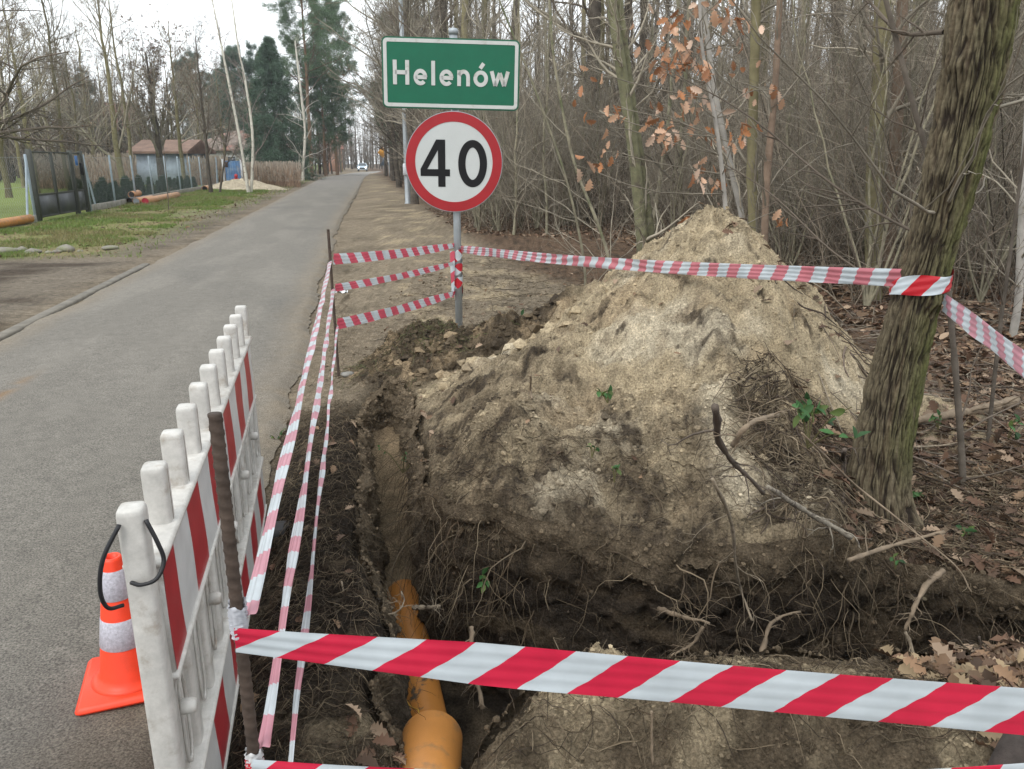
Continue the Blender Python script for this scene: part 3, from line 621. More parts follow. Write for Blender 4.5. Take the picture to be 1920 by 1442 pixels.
def wrap(label, c, r, z0, z1, mat, turns=1.0, tilt=0.0, w=.07, n=90, name='tape_wrap', sq=None):
    k = np.linspace(0, 1, n); a = k * turns * 2 * math.pi; z = z0 + (z1 - z0) * k; q = np.linspace(-.5, .5, 9); V = []; uv = []
    for b in q:
        rr = r * (1 + .03 * np.sin(b * 30 + a * 2)) + .0025 * np.sin(b * 25 + a * 5)
        V.append(np.stack([c[0] + rr * np.cos(a), c[1] + rr * np.sin(a), z + b * w * (1 + .15 * np.sin(a * 3)) + tilt * np.cos(a) * r], 1)); uv.append(np.stack([a * r, np.full(n, b * w)], 1))
    return tag(MB().add(np.stack(V, 1).reshape(-1, 3), gridfaces(n, 9), uv=np.stack(uv, 1).reshape(-1, 2)).build(name, mat), label, 'barrier tape')
wrap('red and white tape wound around the grey sign post', (SX, SY), .041, D(858, 548, SY)[2], D(858, 462, SY)[2], stripes('tape_wound', (.5, .02, .035), WHT, .15, .8), 3.4, w=.09)
wrap('grey white twist of tape knotted on the thick rebar', NR, .0125, .90, .865, M_('tape_white', (.55, .56, .60), .4, transl=.2), 3, w=.03, n=60)
wrap('red tape end knotted low on the thick rebar', NR, .013, .60, .63, stripes('tape_red', (.5, .02, .03), (.55, .55, .55), .3, .8), 3, w=.03, n=60)
tape('short loose tape end hanging from the sign post', (SX - .045, SY - .045, D(850, 470, SY)[2]), (SX - .05, SY - .05, D(850, 556, SY)[2]), .045, 0, t_mid, up=(1, 0, .1), n=30, tw=1.2)
TREE = P(1640, 985); TREE[1] = 3.06

# ------------------------------------------------------------------ pipes
pvc = M_('orange_pvc', (.47, .20, .048), .42, nscale=7, namt=.15, bump=.05, bscale=40, dirt=((.17, .12, .075), 9, .50, .70)); pvcd = M_('muddy_pvc', (.50, .205, .045), .5, nscale=5, namt=.15, dirt=((.085, .065, .045), 9, .58, .64)); pdark = M_('pipe_inside', (.03, .02, .015), .9); buff = M_('buff_pvc', (.42, .22, .11), .5, nscale=5, namt=.2)
def pipe(label, A, B, r, mat, group=None, inside=pdark, socket=None, name='drain_pipe', cap=None):
    A, B = np.array(A, float), np.array(B, float); L = np.linalg.norm(B - A); d = (B - A) / L
    prof = [(r * .9, .16), (r * .9, .002), (r * .93, 0), (r, .004), (r, L * .3), (r, L * .6), (r, L - .004), (r * .93, L), (r * .9, L - .002), (r * .9, L - .2)]
    V, F = lathe(prof, 36, False, False); U = nrm(np.cross(d, [0, 0, 1.])[None])[0]; Wv = np.cross(d, U)
    o = thing(name, label, 'pipe', tuple(A), 0, group)
    MB().add(V[:, :1] * U + V[:, 1:2] * Wv + V[:, 2:3] * d, F).build('tube', mat, o)
    for h, q in ((.15, -1), (L - .19, 1)):
        a = np.arange(36) * 2 * math.pi / 36; Vc = r * .9 * (np.cos(a)[:, None] * U + np.sin(a)[:, None] * Wv) + d * (h if cap is None or q > 0 else .01); MB().add(Vc, np.array([list(range(36))[::q]])).build('bore', inside if cap is None or q > 0 else cap, o)
    return o
pipe('muddy orange drain pipe lying in the bottom of the trench', (-.20, 2.02, -.63), (-.553, 3.44, -.55), .080, pvcd)
pipe('clean orange pipe end poking over the near lip of the trench', (-.215, 1.20, .045), (-.236, 1.89, -.092), .090, pvc)

# ------------------------------------------------------------------ growing trees
def grow(Pt, R, n, f0, f1, ang, lenr, radr, N=6, up=0., wig=.12, rng=None, lmin=.05, taper=.25, lenabs=None, minr=.0012):
    M, Np = Pt.shape[:2]; idx = np.repeat(np.arange(M), n); K = len(idx)
    f = rng.uniform(f0, f1, K); q = f * (Np - 1); i = np.minimum(q.astype(int), Np - 2); w = (q - i)[:, None]
    p0 = Pt[idx, i] * (1 - w) + Pt[idx, i + 1] * w; r0 = R[idx, i] * (1 - w[:, 0]) + R[idx, i + 1] * w[:, 0]
    t = nrm(Pt[idx, i + 1] - Pt[idx, i]); a = rng.normal(size=(K, 3)); perp = nrm(a - (a * t).sum(1, keepdims=True) * t)
    an = np.radians(rng.normal(ang, ang * .25, K))[:, None]; d = np.cos(an) * t + np.sin(an) * perp
    L0 = np.linalg.norm(np.diff(Pt, axis=1), axis=2).sum(1)[idx] if lenabs is None else np.full(K, lenabs)
    L = np.maximum(L0 * lenr * (1.15 - .75 * f) * rng.uniform(.55, 1.25, K), lmin)
    out = np.zeros((K, N, 3)); out[:, 0] = p0
    for j in range(1, N):
        d = nrm(d + wig * rng.normal(size=(K, 3)) + np.array([0, 0, up])); out[:, j] = out[:, j - 1] + d * (L / (N - 1))[:, None]
    rr = np.maximum(r0 * radr, minr)[:, None] * (1 - (1 - taper) * np.linspace(0, 1, N))[None]
    return out, np.maximum(rr, minr * .6)
def stemline(h, lean, rng, N=14, wig=.03, base=-.15):
    z = np.linspace(base, h, N); w = np.cumsum(rng.normal(0, wig * h / N * 2, (N, 2)), 0); w -= w[1]
    return np.stack([lean[0] * z + w[:, 0], lean[1] * z + w[:, 1], z], 1)[None]
LEAF = np.array([(0, 0), (.10, .05), (.22, .20), (.30, .12), (.42, .30), (.50, .16), (.62, .34), (.70, .16), (.84, .20), (1, 0)])
def leaves(m, pos, dirs, nor, size, cols, lob=True, curl=.25, rng=None):
    """lobed leaves folded along the midrib; pos, dirs, nor (K,3)"""
    K = len(pos); d = nrm(dirs); n = nor - (nor * d).sum(1, keepdims=True) * d; n = nrm(n); b = np.cross(n, d)
    pr = LEAF if lob else np.array([(0, 0), (.2, .17), (.5, .26), (.8, .15), (1, 0)])
    q = len(pr); size = np.broadcast_to(size, (K,)); cu = rng.uniform(-.3, 1, (K, 1)) * curl
    V = np.zeros((K, 3 * q, 3))
    for j, (u, w) in enumerate(pr):
        c = pos + d * (u * size)[:, None] - n * (cu * (u ** 2) * size[:, None])
        V[:, j] = c; up = n * (w * .45 * size)[:, None] * (1 + cu)
        V[:, q + j] = c + b * (w * size)[:, None] + up; V[:, 2 * q + j] = c - b * (w * size)[:, None] + up
    i = np.arange(q - 1); F = np.concatenate([np.stack([i, i + 1, q + i + 1, q + i], 1), np.stack([i + 1, i, 2 * q + i, 2 * q + i + 1], 1)])
    F = (np.arange(K) * 3 * q)[:, None, None] + F[None]
    m.add(V.reshape(-1, 3), F.reshape(-1, 4), col=np.repeat(cols, 3 * q, 0))
def rnd_unit(rng, K): return nrm(rng.normal(size=(K, 3)))
def leafcols(rng, K, a=((.20, .13, .08), (.10, .064, .043), (.29, .21, .145), (.13, .075, .048))):
    a = np.array(a); return a[rng.integers(0, len(a), K)] * rng.uniform(.6, 1.3, (K, 1))

def proto_tree(name, seed, h, r, lean=(0, 0), n1=14, n2=6, n3=4, a1=45, len1=.35, up=.05, bark=None, twig=None, f0=.25, wig=.13, leafn=0, leafsize=.07, n4=0, stems=1, spread=.25, ksides=8, r1=.45, cat='tree', label=None, group=None, wigs=.03, lr2=.45, lr3=.45, minr=.0012):
    rng = np.random.default_rng(seed); root = thing(name, label or name, cat, (0, 0, 0), 0, group); tm = MB(); cm = MB(); lm = MB()
    for q in range(stems):
        ln = (lean[0] + rng.normal(0, spread) * (stems > 1), lean[1] + rng.normal(0, spread) * (stems > 1)); hh = h * rng.uniform(.65, 1.05) if stems > 1 else h
        S = stemline(hh, ln, rng, 16, wigs); rr = r * (rng.uniform(.6, 1) if stems > 1 else 1); R = (rr * (1 - .86 * np.linspace(0, 1, 16)) * np.where(np.arange(16) < 1, 1.25, 1))[None]
        tm.add(*tubes(S, R, ksides))
        A, RA = grow(S, R, n1, f0, .98, a1, len1, r1, 8, up, wig, rng); cm.add(*tubes(A, RA, 5))
        B, RB = grow(A, RA, n2, .2, 1, 42, lr2, .55, 6, up * .8, wig * 1.2, rng, minr=minr); cm.add(*tubes(B, RB, 3))
        last = B
        if n3: Cc, RC = grow(B, RB, n3, .2, 1, 42, lr3, .6, 5, up * .6, wig * 1.3, rng, lmin=.12, minr=minr); cm.add(*tubes(Cc, RC, 3)); last = Cc
        if n4: Dd, RD = grow(Cc, RC, n4, .2, 1, 40, .5, .7, 4, up * .5, wig * 1.3, rng, lmin=.10, minr=minr); cm.add(*tubes(Dd, RD, 3)); last = Dd
        if leafn:
            K = leafn // stems; e = last[rng.integers(0, len(last), K), rng.integers(1, last.shape[1], K)]
            leaves(lm, e, rnd_unit(rng, K) + [0, 0, -.9], rnd_unit(rng, K), leafsize * rng.uniform(.6, 1.2, K), leafcols(rng, K), lob=False, rng=rng)
    tm.build('trunk', bark or bark_m, root); cm.build('crown', twig or twig_m, root)
    if leafn: lm.build('leaves', leaf_m, root)
    return root
def needles(m, pts, dirs, rng, n, L, w, col, spread=1.0):
    K = len(pts) * n; p = np.repeat(pts, n, 0) + rng.normal(0, L * .35, (K, 3)); d = nrm(np.repeat(dirs, n, 0) + spread * rng.normal(size=(K, 3))); s = nrm(np.cross(d, rng.normal(size=(K, 3))))
    l = L * rng.uniform(.6, 1.2, (K, 1)); V = np.stack([p - s * w, p + s * w, p + d * l], 1).reshape(-1, 3)
    m.add(V, np.arange(K * 3).reshape(-1, 3), col=np.repeat(np.array(col) * rng.uniform(.55, 1.45, (K, 1)), 3, 0))
needle_m = M_('needles', vcol=True, rough=.7, transl=.15, spec=.2)
def spruce(label, h, w, seed, loc, col=(.045, .075, .045), group=None, name='spruce_tree', nb=170):
    rng = np.random.default_rng(seed); r = thing(name, label, 'tree', loc, 0, group)
    S = stemline(h, (0, 0), rng, 10, .005); MB().add(*tubes(S, np.linspace(.16, .02, 10)[None], 8)).build('trunk', dark_m, r)
    m = MB(); f = np.sort(rng.uniform(.04, 1, nb)); a = rng.uniform(0, 2 * math.pi, nb); L = w / 2 * (1 - f) ** .8 * rng.uniform(.7, 1.15, nb) + .15
    k = np.linspace(0, 1, 7); d = np.stack([np.cos(a), np.sin(a), 0 * a], 1)
    A = np.array([0, 0, 1.])[None, None] * (f * h)[:, None, None] + d[:, None] * (L[:, None] * k)[..., None]; A[..., 2] += (-.32 * k - .1 * k ** 2 + .30 * k ** 3)[None] * L[:, None] * (1.4 - f)[:, None]
    m.add(*tubes(A, np.broadcast_to(.02 * (1 - .8 * k), (nb, 7)), 3), col=(.07, .055, .04))
    B, RB = grow(A, np.full((nb, 7), .01), 9, .15, 1, 55, .42, .6, 4, -.12, .08, rng, lmin=.2)
    pts = np.concatenate([B[:, 1:].reshape(-1, 3), A[:, 2:].reshape(-1, 3)]); dd = np.concatenate([(B[:, 1:] - B[:, :-1]).reshape(-1, 3), (A[:, 2:] - A[:, 1:-1]).reshape(-1, 3)])
    needles(m, pts, nrm(dd) * 1.2 + [0, 0, -.3], rng, 7, .24 * (h / 10) ** .5, .020, col, .55); m.build('crown', needle_m, r); return r
def pine(label, h, seed, loc, w=5, f0=.35, col=(.06, .095, .05), group=None, name='pine_tree', n1=64, lean=(0, 0), rad=.2, sz=1.0):
    rng = np.random.default_rng(seed); r = thing(name, label, 'tree', loc, 0, group)
    S = stemline(h, lean, rng, 14, .02); R = np.linspace(rad, rad * .2, 14)[None]; MB().add(*tubes(S, R, 9)).build('trunk', M_('pine_bark', (.19, .12, .075), .9, nscale=5, namt=.4, bump=.6, bscale=14), r)
    m = MB(); A, RA = grow(S, R, n1, f0, 1, 75, 1, .35, 8, .07, .16, rng, lenabs=w * .62); B, RB = grow(A, RA, 9, .25, 1, 48, .45, .6, 5, .10, .15, rng, lmin=.3)
    m.add(*tubes(A, RA, 4), col=(.13, .085, .06)); m.add(*tubes(B, RB, 3), col=(.12, .09, .065))
    tip = np.concatenate([B[:, 3], B[:, 4], A[:, -1]]); dr = np.concatenate([B[:, 4] - B[:, 3]] * 2 + [A[:, -1] - A[:, -2]])
    needles(m, tip, nrm(dr), rng, 44, .25 * sz, .011 * sz, col, .9); m.build('crown', needle_m, r); return r

# ------------------------------------------------------------------ the woods on the right
rngw = np.random.default_rng(7)
def edgeX(Y):                                             # where the bushes begin, beside the verge
    return np.interp(Y, [5, 7, 9, 12, 14.7, 16.9, 30, 60, 120], [3.9, 3.6, 3.3, 2.9, 2.3, -.6, -3.3, -8.6, -17.5])
shrubs = [proto_tree('hazel_shrub', 100 + i, 3.6, .020, n1=10, n2=6, n3=5, a1=36, len1=.42, up=.03, f0=.12, stems=7, spread=.16, ksides=5, bark=bark_m, twig=twig_m, cat='shrub', leafn=10 if i else 0, label='bare many stemmed shrub among the tangle at the edge of the woods', group='bare shrubs in the woods', wigs=.06, lr3=.55) for i in range(4)]
saps = [proto_tree('bare_sapling', 200 + i, 6.5, .038, n1=32, n2=7, n3=4, a1=[48, 60, 40, 65][i], len1=.26, up=.03, f0=.08, ksides=7, bark=bark_m, twig=twig_m, label='bare thin greenish grey young tree inside the woods', group='bare young trees in the woods', wigs=.045, wig=.16, lr3=.55) for i in range(4)]
talls = [proto_tree('forest_tree', 300 + i, 13, .15, n1=26, n2=7, n3=4, a1=52, len1=.27, up=.04, f0=.12, ksides=9, bark=[dark_m, olive_m, dark_m][i], twig=[darktwig_m, twig_m, darktwig_m][i], label='tall bare dark trunked tree deep in the woods', group='tall bare trees in the woods', wigs=.025, wig=.15, leafn=0, n4=2) for i in range(3)]
used = set()
def put(p, x, y, sc, **k):
    loc = (x, y, gz(x, y) - .02); rz = rngw.uniform(0, 6.28)
    if id(p) not in used:
        used.add(id(p)); p.location = loc; p.rotation_euler = (0, 0, rz); p.scale = (sc,) * 3
        for a, b in k.items(): p[a] = b
        return p
    return dup(p, loc, rz, k.get('label'), k.get('group'), sc)
def scatter(n, y0, y1, depth, pw=1.0):
    out = []
    while len(out) < n:
        Y = y0 + (y1 - y0) * rngw.uniform() ** pw; X = edgeX(Y) + rngw.uniform(0, 1) ** 1.2 * depth
        if X < .74 * Y + 1 and not (X < 3.2 and Y < 7.5): out.append((X, Y))
    return out
for x, y in scatter(105, 7.5, 26, 16, 1.2): put(shrubs[rngw.integers(4)], x, y, rngw.uniform(.6, 1.15))
for x, y in scatter(70, 8.5, 30, 18, 1.1): put(saps[rngw.integers(4)], x, y, rngw.uniform(.7, 1.4))
for x, y in scatter(52, 15, 52, 30, 1.0): put(talls[rngw.integers(3)], x, y, rngw.uniform(.7, 1.15))
# the row of trees that leans over the verge further down the road
for i in range(34):
    s_ = 24 + 95 * (i / 33) ** 1.15; t_ = roadR(s_) + rngw.uniform(3.3, 6.0); x, y = XY(s_, t_)
    o = put(talls[rngw.integers(3)], x, y, rngw.uniform(.75, 1.1), label='bare roadside tree in the row along the verge', group='bare trees along the right verge') if i else dup(talls[1], (x, y, gz(x, y)), 1.0, 'bare roadside tree in the row along the verge', 'bare trees along the right verge')
vt = [proto_tree('verge_tree', 340 + i, 10.5, .15, n1=36, n2=8, n3=5, n4=3, a1=52, len1=.42, up=.06, f0=.30, bark=dark_m, twig=twig_m, wig=.15, cat='tree', label='bare tree spreading fine twigs over the right verge', group='spreading bare trees over the verge', leafn=150, leafsize=.10, minr=.0045) for i in range(2)]
for i in range(20):
    s_ = 29 + 3.6 * i; x, y = XY(s_, roadR(s_) + rngw.uniform(2.0, 3.2)); put(vt[i % 2], x, y, rngw.uniform(.85, 1.15))
for i in range(36):
    s_ = 17 + 80 * (i / 35) ** 1.3; x, y = XY(s_, roadR(s_) + rngw.uniform(2.9, 5.0)); put(shrubs[rngw.integers(4)], x, y, rngw.uniform(.8, 1.5), label='bare bushy shrub in the strip beside the verge', group='bare shrubs along the right verge')
def woods_mass(name, regions, seed, h=(8, 14), nb=16, label=None):
    rng = np.random.default_rng(seed); tr, cw = MB(), MB()
    xy = np.concatenate([np.stack([rng.uniform(a, b, n), rng.uniform(c, d, n)], 1) for a, b, c, d, n in regions]); K = len(xy)
    hh = rng.uniform(*h, K); k = np.linspace(0, 1, 7); S = np.zeros((K, 7, 3)); S[..., :2] = xy[:, None]; S[..., 2] = hh[:, None] * k - .2
    S[..., :2] += np.cumsum(rng.normal(0, .09, (K, 7, 2)), 1); R = rng.uniform(.05, .16, K)[:, None] * (1 - .85 * k)
    c = np.array([.105, .088, .070]) * rng.uniform(.5, 1.4, (K, 1)); tr.add(*tubes(S, R, 6), col=np.repeat(c, 42, 0))
    A, RA = grow(S, R, nb, .06, 1, 50, .28, .4, 6, .04, .15, rng); cA = np.array([.17, .14, .11]) * rng.uniform(.5, 1.4, (len(A), 1)); tr.add(*tubes(A, RA, 3), col=np.repeat(cA, 18, 0))
    B, RB = grow(A, RA, 6, .2, 1, 45, .45, .6, 4, .03, .18, rng, minr=.013); cB = np.array([.22, .185, .145]) * rng.uniform(.5, 1.4, (len(B), 1)); tr.add(*tubes(B, RB, 3), col=np.repeat(cB, 12, 0))
    return tag(tr.build(name, root_m), label, 'woods', kind='stuff')
woods_mass('distant_woods', [(8, 46, 28, 60, 210), (-6, 45, 55, 80, 170), (-15, 10, 112, 165, 60)], 41, label='dense grey brown mass of bare woods closing the view on the right', h=(10, 17))
woods_mass('distant_treeline', [(-150, -36, 120, 190, 130), (-60, -24, 150, 200, 60)], 43, h=(8, 13), label='far off line of bare trees behind the gardens on the left')
# twiggy brush filling the lower storey
def brush():
    rng = np.random.default_rng(77); m = MB(); K = 8200; Y = 7.8 + 22 * rng.uniform(size=K) ** 1.3; X = edgeX(Y) + rng.uniform(size=K) ** 1.1 * (6 + Y * .6); ok = (X < .72 * Y + 1); X, Y = X[ok], Y[ok]; K = len(X)
    z = height(X, Y, fine=False); h = rng.uniform(.5, 4.6, K); d = rng.normal(0, .35, (K, 2)); k = np.linspace(0, 1, 6)
    S = np.stack([X[:, None] + d[:, :1] * h[:, None] * k + rng.normal(0, .05, (K, 6)), Y[:, None] + d[:, 1:] * h[:, None] * k + rng.normal(0, .05, (K, 6)), z[:, None] + h[:, None] * k - .03], -1)
    R = rng.uniform(.0025, .008, K)[:, None] * (1 - .75 * k); c = np.array([.20, .165, .125]) * rng.uniform(.25, 1.5, (K, 1)); m.add(*tubes(S, R, 3), col=np.repeat(c, 18, 0))
    B, RB = grow(S, R, 6, .15, .95, 55, .50, .55, 6, -.02, .28, rng, minr=.0012); cB = np.array([.28, .24, .19]) * rng.uniform(.3, 1.5, (len(B), 1)); m.add(*tubes(B, RB, 3), col=np.repeat(cB, 18, 0))
    tag(m.build('undergrowth', root_m), 'tangle of thin bare brushwood filling the woods', 'undergrowth', kind='stuff')
brush()
# stems one can single out, from base to the top of the picture
def stem(label, pix, Y, r0, r1, seed, mat, n1=14, twig=None, len1=.22, base_drop=.3, name='bare_sapling', n3=3, group=None, a1=50, side=0):
    rng = np.random.default_rng(seed); pts = np.array([D(u, v, Y + (i * .05)) for i, (u, v) in enumerate(pix)]); b = pts[0].copy(); g = gz(b[0], b[1])
    if pts[0][2] > g: pts = np.concatenate([[[b[0] + (b[0] - pts[1][0]) * .15, b[1], g - .1]], pts])
    d = pts[-1] - pts[-2]; pts = np.concatenate([pts, [pts[-1] + nrm(d[None])[0] * 1.6]]); Q = spline(pts, 26); o = Q[0].copy(); o[2] = g; Q = (Q - o)[None]
    r = thing(name, label, 'tree', tuple(o), 0, group); R = np.linspace(r0, r1, 26)[None] * (1 + .06 * rng.normal(size=26)); MB().add(*tubes(Q, R, 10)).build('trunk', mat, r)
    m = MB(); A, RA = grow(Q, R, n1, .12, 1, a1, len1, .32, 8, .03, .15, rng); m.add(*tubes(A, RA, 4)); B, RB = grow(A, RA, 5, .15, 1, 45, .45, .55, 6, .02, .18, rng); m.add(*tubes(B, RB, 3))
    Cc, RC = grow(B, RB, n3, .2, 1, 45, .5, .6, 4, .02, .2, rng); m.add(*tubes(Cc, RC, 3)); m.build('crown', twig or twig_m, r); return r
green_m = M_('mossy_bark', (.155, .15, .085), .9, nscale=8, namt=.4, bump=.5, bscale=30, dirt=((.09, .075, .055), 5, .5, .62))
brown_m = M_('brown_bark', (.17, .12, .085), .9, nscale=8, namt=.4, bump=.5, bscale=30)
grey_m = M_('pale_bark', (.30, .28, .25), .85, nscale=8, namt=.3)
stem('mossy slim trunk just left of the sand heap, left one of a close pair', [(1205, 470), (1190, 300), (1165, 130), (1145, 0)], 10.5, .085, .062, 1, green_m)
stem('mossy slim trunk just left of the sand heap, right one of a close pair', [(1222, 468), (1200, 300), (1176, 130), (1160, 0)], 10.7, .072, .05, 2, green_m)
stem('straight pale greenish young trunk rising behind the right side of the sand heap', [(1412, 460), (1410, 300), (1414, 150), (1418, 0)], 8.0, .055, .042, 3, olive_m)
stem('brown forking young trunk beside the straight greenish one behind the heap', [(1432, 470), (1438, 330), (1452, 180), (1462, 0)], 7.6, .040, .026, 4, brown_m, a1=38)
stem('thin whitish young trunk bending left behind the oak leaves', [(1395, 440), (1372, 320), (1340, 170), (1318, 0)], 8.6, .036, .024, 5, grey_m)
stem('moss brown trunk left one of two standing close beside the leaning tree', [(1636, 590), (1640, 350), (1650, 150), (1655, 0)], 8.1, .088, .07, 6, olive_m, n1=10)
stem('brown trunk right one of two standing close beside the leaning tree', [(1662, 588), (1674, 350), (1685, 150), (1693, 0)], 8.4, .07, .055, 7, brown_m, n1=10)
stem('pale grey smooth trunk at the right border of the picture', [(1910, 560), (1916, 430), (1922, 300), (1945, 0)], 6.5, .036, .028, 8, grey_m, n1=8)
stem('dark thick trunk far behind the mossy pair', [(1110, 400), (1108, 250), (1112, 100), (1116, 0)], 19, .17, .13, 9, dark_m, twig=darktwig_m, name='forest_tree')
stem('dark trunk standing behind the left edge of the leaning tree', [(1590, 420), (1580, 250), (1572, 100), (1570, 0)], 15, .14, .10, 10, dark_m, twig=darktwig_m, name='forest_tree')
stem('thin crooked sapling growing from the verge left of the sand heap', [(1098, 545), (1092, 470), (1060, 330), (1000, 160), (960, 60)], 8.6, .018, .008, 12, bark_m, n1=18, len1=.32)
stem('slender stem leaning left between the round sign and the heap', [(1150, 520), (1125, 430), (1075, 300), (1040, 120), (1030, 0)], 9.3, .022, .012, 13, bark_m, n1=18, len1=.3)
stem('dark slim sapling standing right beside the leaning tree below the tape', [(1805, 890), (1795, 740), (1782, 590), (1760, 380), (1700, 150)], 3.45, .017, .010, 14, dark_m, n1=9, len1=.25, twig=darktwig_m)
stem('thin dark sapling at the far right behind the pale tape', [(1850, 850), (1872, 640), (1895, 470), (1925, 250)], 3.9, .011, .006, 15, dark_m, n1=10, len1=.3, twig=darktwig_m)
for i, (u0, v0, u1, v1, Y, lab) in enumerate([(1780, 470, 1230, 120, 4.6, 'long dark bare branch sloping across in front of the woods'), (1700, 560, 1330, 290, 5.6, 'dark thin branch rising left from beside the leaning tree'), (1770, 60, 1560, 0, 3.4, 'knotty branch leaving the leaning trunk at the top')]):
    rng = np.random.default_rng(900 + i); a, b = D(u0, v0, Y), D(u1, v1, Y + .8); Q = spline(np.stack([a, a * .66 + b * .34 + [0, 0, -.05], a * .33 + b * .67 + [0, 0, .04], b]), 18); R = np.linspace(.011, .003, 18)[None]
    m = MB().add(*tubes(Q[None], R, 6)); A, RA = grow(Q[None], R, 14, .1, 1, 45, .28, .6, 6, .02, .15, rng); m.add(*tubes(A, RA, 4)); B, RB = grow(A, RA, 4, .2, 1, 45, .4, .6, 4, .02, .2, rng); m.add(*tubes(B, RB, 3)); tag(m.build('bare_branch', darktwig_m), lab, 'branch')

# oak sapling that has kept its orange leaves
def oak():
    rng = np.random.default_rng(17); Y = 6.1; b = D(1372, 560, Y); g = gz(b[0], b[1]); root = thing('oak_sapling', 'young oak with withered orange leaves behind the sand heap', 'tree', (b[0], b[1], g)); o = np.array([b[0], b[1], g])
    S = spline(np.stack([o + [0, 0, -.1], D(1362, 420, Y), D(1345, 250, Y), D(1318, 100, Y), D(1312, 10, Y), D(1308, -120, Y)]), 24) - o; R = np.linspace(.022, .008, 24)[None]; MB().add(*tubes(S[None], R, 8)).build('trunk', grey_m, root)
    cl = [(1250, 135, 16), (1282, 125, 16), (1300, 105, 12), (1325, 135, 10), (1262, 90, 8), (1268, 60, 10), (1310, 20, 10), (1355, 10, 8), (1365, 40, 8), (1285, 195, 11), (1315, 205, 8), (1235, 225, 9), (1245, 250, 12), (1265, 265, 8), (1400, 235, 8), (1380, 272, 6), (1338, 265, 5), (1335, 330, 8), (1320, 340, 6), (1395, 60, 5), (1405, 180, 4), (1450, 185, 4), (1372, 148, 4), (1225, 95, 4), (1300, 255, 5), (1360, 350, 4), (1100, 222, 4), (1150, 218, 4), (1155, 255, 4), (1082, 325, 5), (1142, 298, 4), (1100, 145, 4), (1285, 420, 4), (1460, 410, 5), (1210, 20, 3)]
    m, lf = MB(), MB()
    for u, v, n in cl:
        e = D(u, v, Y + rng.uniform(-.35, .35)) - o; j = int(np.clip(np.argmin(np.abs(S[:, 2] - (e[2] - .15))), 2, 23)); s0 = S[j]
        Q = spline(np.stack([s0, s0 * .5 + e * .5 + rng.normal(0, .05, 3), e + [0, 0, .06], e + rng.normal(0, .06, 3)]), 8); m.add(*tubes(Q[None], np.linspace(.005, .002, 8)[None], 4))
        K = n; pos = e + rng.normal(0, .055, (K, 3)) + [0, 0, .05]; dr = np.stack([rng.normal(0, .5, K), rng.normal(0, .5, K), rng.uniform(-1.6, .0, K)], 1)
        leaves(lf, pos, dr, rnd_unit(rng, K) + [0, -.6, .3], rng.uniform(.06, .115, K), leafcols(rng, K, ((.40, .18, .08), (.34, .16, .08), (.52, .33, .22), (.30, .14, .07), (.56, .40, .30), (.50, .30, .19))), rng=rng, curl=.5)
    m.build('branches', twig_m, root); lf.build('leaves', leaf_m, root)
oak()

